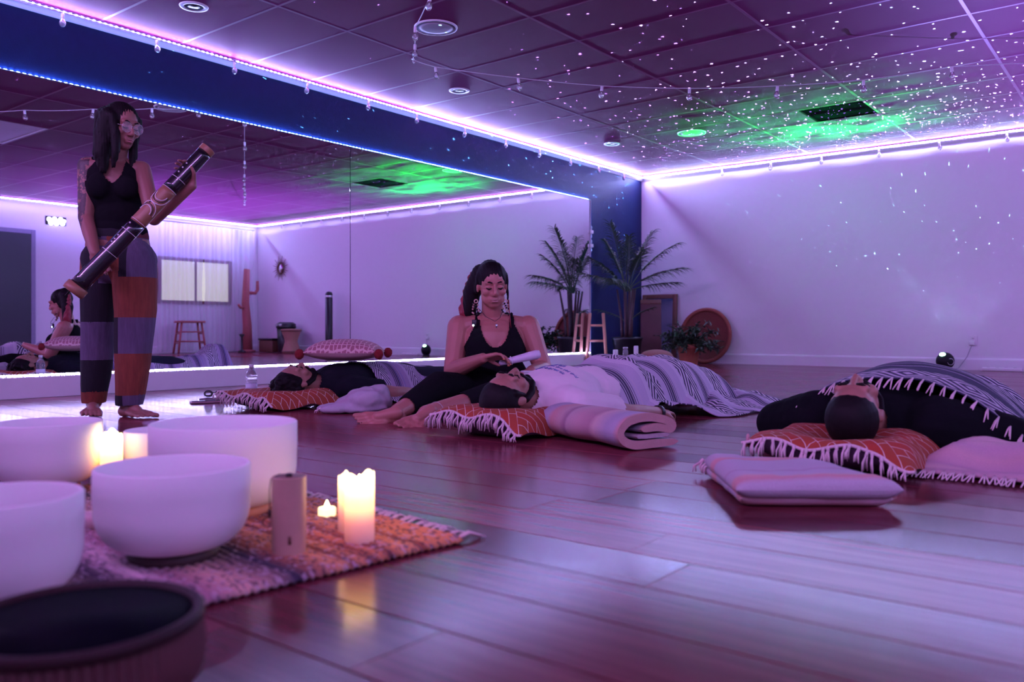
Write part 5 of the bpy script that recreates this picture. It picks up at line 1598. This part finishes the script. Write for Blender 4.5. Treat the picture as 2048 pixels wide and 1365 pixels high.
q = MB(); q.ring((0, 0, .228), .035, .002, None, 28, 6); q.build('rolled_rim', M_WHITE, t)

# ---------------- people lying on their backs, heads toward the camera
def lying(label, x, yh, zh, face, crown, skin, sh_m, arms, hs=1.0, thick=1.0, wide=1.0, sleeve='short', hairf=None, hem=.80, grip=None):
    t = thing('person', label, 'person', V(x, yh, 0))
    R = basis(face, crown); hc = V(0, .055, zh)
    q = MB(); P = head_prims(q, hc, R, hs)
    zt = .135 * thick
    q.cap(hc + V(0, .08, -.02), .056, V(0, .24, zt * .95), .066)
    def torso(q, d):
        q.cap(V(-.15 * wide, .30, zt * .86), .078 * thick + d, V(.15 * wide, .30, zt * .86), .078 * thick + d)
        q.ell(V(0, .44, zt), (.185 * wide + d, .25 + d, zt + d * .8)); q.ell(V(0, .70, zt * .95), (.175 * wide + d, .22 + d, zt * .95 + d * .8)); q.ell(V(0, .92, .115), (.17 * wide + d, .15 + d, .112))
    torso(q, 0)
    for s_ in (-1, 1):
        q.chain(V(s_ * .10, .95, .11), .088, V(s_ * .11, 1.32, .13), .06, V(s_ * .10, 1.66, .06), .042)
        q.cap(V(s_ * .09, 1.66, .045), .035, V(s_ * .12, 1.68, .13), .024)
    hands = []
    for (sh, el, wr, hd, hn, hsgn) in arms:
        q.chain(sh, .058, el, .043); q.chain(el, .043, lerp(el, wr, .35), .041, wr, .028)
        if hd is not None: hand_prims(q, wr, hd, hn, hsgn, 1.0, .35)
    fuse('body', q, skin, t, .0055, 4)
    q = MB(); torso(q, .012)
    for (sh, el, wr, hd, hn, hsgn) in arms:
        q.cap(V(0, .21, zt * .95), .078, V(0, .34, zt), .08)
        if sleeve == 'short': q.chain(sh, .078, lerp(sh, el, .72), .074)
        else: q.chain(sh, .112, el, .082, lerp(el, wr, .9), .052)
    def cut(p, n):
        if (p - V(0, .165, zt * 1.15)).length < .074: return False
        if sleeve == 'short':
            for (sh, el, wr, *_r) in arms:
                if (p - lerp(sh, el, .70)).dot(el - sh) > 0 and seg_dist(p, lerp(sh, el, .7), el) < .10: return False
        return p.y < hem + .3
    shirt = fuse('shirt', q, sh_m, t, .008, 4, cut=cut, disp=lambda p: .005 * n3(p.x * 13, p.y * 9, p.z * 9) + .0025 * n3(p.x * 34, p.y * 30, p.z * 20))
    q = MB(); q.ell(V(0, .92, .115), (.178 * wide, .16, .12))
    for s_ in (-1, 1): q.chain(V(s_ * .10, .95, .115), .096, V(s_ * .11, 1.32, .13), .07, V(s_ * .10, 1.58, .07), .055)
    fuse('trousers', q, mat('dark_trousers', (.02, .02, .035), .95, spec=.1), t, .012, 3, cut=lambda p, n: .84 < p.y < 1.6)
    face_parts(t, P, hs, None, .0042)
    if hairf: hairf(t, P, R, hs)
    return t, P, R, shirt
def curls(t, P, R, s):
    rr = random.Random(9); q = MB()
    q.ell(P(0, -.030, .040), V(.088, .095, .096) * s, R)
    for i in range(90):
        a, b = rr.uniform(0, 2 * pi), rr.uniform(-.3, 1.3)
        d = V(cos(a) * cos(b), sin(a) * cos(b) * .95 - .2, sin(b))
        if d.y > .75 and d.z < .55: continue
        q.ell(P(d.x * .088, -.03 + d.y * .092, .04 + d.z * .098), V(1, 1, 1) * rr.uniform(.012, .022) * s, None, 10, 6)
    fuse('hair', q, M_HAIR, t, .006, 2)
    beard(t, P, R, s)
    for i in range(18):
        a = rr.uniform(0, 2 * pi); b = rr.uniform(.1, 1.2); d = V(cos(a) * cos(b), -abs(sin(a)) * cos(b) * .9, sin(b))
        c_ = P(d.x * .102, -.03 + d.y * .105, .04 + d.z * .112)
        q = MB(); q.ring(c_, .010, .0016, basis(V(rr.uniform(-1, 1), rr.uniform(-1, 1), .3), V(0, .3, 1)), 14, 5); q.build('curl', M_HAIR, t)
def beard(t, P, R, s, r_=.017):
    q = MB(); pts = [P(sx, y_, z_) for sx, y_, z_ in ((-.068, .0, -.04), (-.058, .03, -.080), (-.034, .062, -.104), (0, .078, -.112), (.034, .062, -.104), (.058, .03, -.080), (.068, .0, -.04))]
    for a, b in zip(pts, pts[1:]): q.cap(a, r_ * s, b, r_ * s)
    q.cap(P(-.02, .093, -.048), .006 * s, P(.02, .093, -.048), .006 * s); q.cap(P(-.024, .088, -.05), .007 * s, P(-.026, .074, -.09), .010 * s); q.cap(P(.024, .088, -.05), .007 * s, P(.026, .074, -.09), .010 * s)
    q.ell(P(0, .046, -.090), V(.046, .042, .030) * s, R)
    fuse('beard', q, M_HAIR, t, .0045, 2)
def crop(t, P, R, s):
    q = MB(); q.ell(P(0, -.026, .040), V(.084, .094, .092) * s, R)
    for sx in (-1, 1): q.cap(P(sx * .070, .02, .04), .014 * s, P(sx * .071, .018, -.02), .008 * s)
    fuse('hair', q, M_HAIR, t, .0055, 3); beard(t, P, R, s)
def buzz(t, P, R, s):
    q = MB(); q.ell(P(0, -.019, .043), V(.0790, .0905, .0890) * s, R)
    fuse('hair', q, M_HAIR, t, .0055, 3); beard(t, P, R, s, .012)
M_TEE_W = mat('white_tshirt', (.74, .62, .68), .9, var=.08, vscale=10)
M_TEE_D = mat('charcoal_tshirt', (.012, .012, .02), .95, var=.25, spec=.08)
M_HOOD = mat('black_sweater', (.006, .006, .009), .95, var=.25, spec=.08)
# A: by the mirror
armsA = [(V(.19, .31, .11), V(.27, .60, .06), V(.26, .84, .045), V(-.1, 1, 0), V(0, 0, -1), 1), (V(-.19, .31, .11), V(-.27, .60, .06), V(-.26, .84, .045), V(.1, 1, 0), V(0, 0, -1), -1)]
lying('curly haired bearded person lying in a dark shirt by the mirror', AX, 3.10, .150, (.10, .16, 1), (0, -1, .12), M_SKIN, M_TEE_D, armsA, 1.0, .88, 1.0, 'short', curls)
# B: white shirt
armsB = [(V(.20, .31, .12), V(.275, .63, .065), V(.275, .93, .045), V(-.1, 1, 0), V(-.3, 0, -1), 1), (V(-.20, .31, .12), V(-.27, .62, .07), V(-.25, .88, .05), V(.1, 1, 0), V(0, 0, -1), -1)]
tb, PB, RB, shirtB = lying('bearded person lying in a white printed shirt with a watch', BX, 2.82, .172, (.16, .10, 1), (0, -1, .10), M_SKIN, M_TEE_W, armsB, 1.06, 1.04, 1.0, 'short', crop)
wt = MB(); wr = lerp(armsB[0][1], armsB[0][2], .95); RWt = basis(V(1, 0, 0).cross(armsB[0][2] - armsB[0][1]), armsB[0][2] - armsB[0][1])
wt.lathe([(.031, -.013), (.036, -.012), (.036, .012), (.031, .013)], wr, 28, RWt, close=True); wt.build('wrist_band', M_BLACK, tb, label='black watch band')
# faded blue print on the chest: short hand-written strokes laid on the cloth
bv = BVHTree.FromPolygons([v.co.copy() for v in shirtB.data.vertices], [tuple(p.vertices) for p in shirtB.data.polygons])
M_INK = mat('faded_blue_print', (.20, .22, .50), .9)
rp2 = random.Random(2)
for ln, (y0, xa, xb) in enumerate(((.345, -.06, .10), (.385, -.07, .12), (.425, -.03, .05), (.455, -.03, .04))):
    x = xa
    while x < xb:
        wl_ = rp2.uniform(.022, .045); pts = []
        for i in range(16):
            u = i / 15; xx = x + wl_ * u; yy = y0 + .008 * sin(u * wl_ * 900 + ln) + .004 * sin(u * 40)
            hit = bv.ray_cast(V(xx, yy, .6), V(0, 0, -1))
            if hit[0] is not None: pts.append(hit[0] + V(0, 0, .0012))
        if len(pts) > 2:
            q = MB(); q.tube(pts, .0016, 4); q.build('print_stroke', M_INK, tb)
        x += wl_ + .008
# C: right edge, crown of the head toward the camera
armsC = [(V(.20, .30, .12), V(.41, .42, .085), V(.37, .72, .07), V(-.2, 1, -.05), V(0, 0, -1), 1), (V(-.20, .30, .12), V(-.40, .40, .085), V(-.32, .70, .07), V(.3, 1, 0), V(0, 0, -1), -1)]
lying('close cropped person lying in a black sweater, crown of the head toward the camera', CX + .02, 2.93, .178, (-.02, -.02, 1), (.06, -1, -.05), M_SKIN, M_HOOD, armsC, 1.10, .94, 1.12, 'long', buzz)
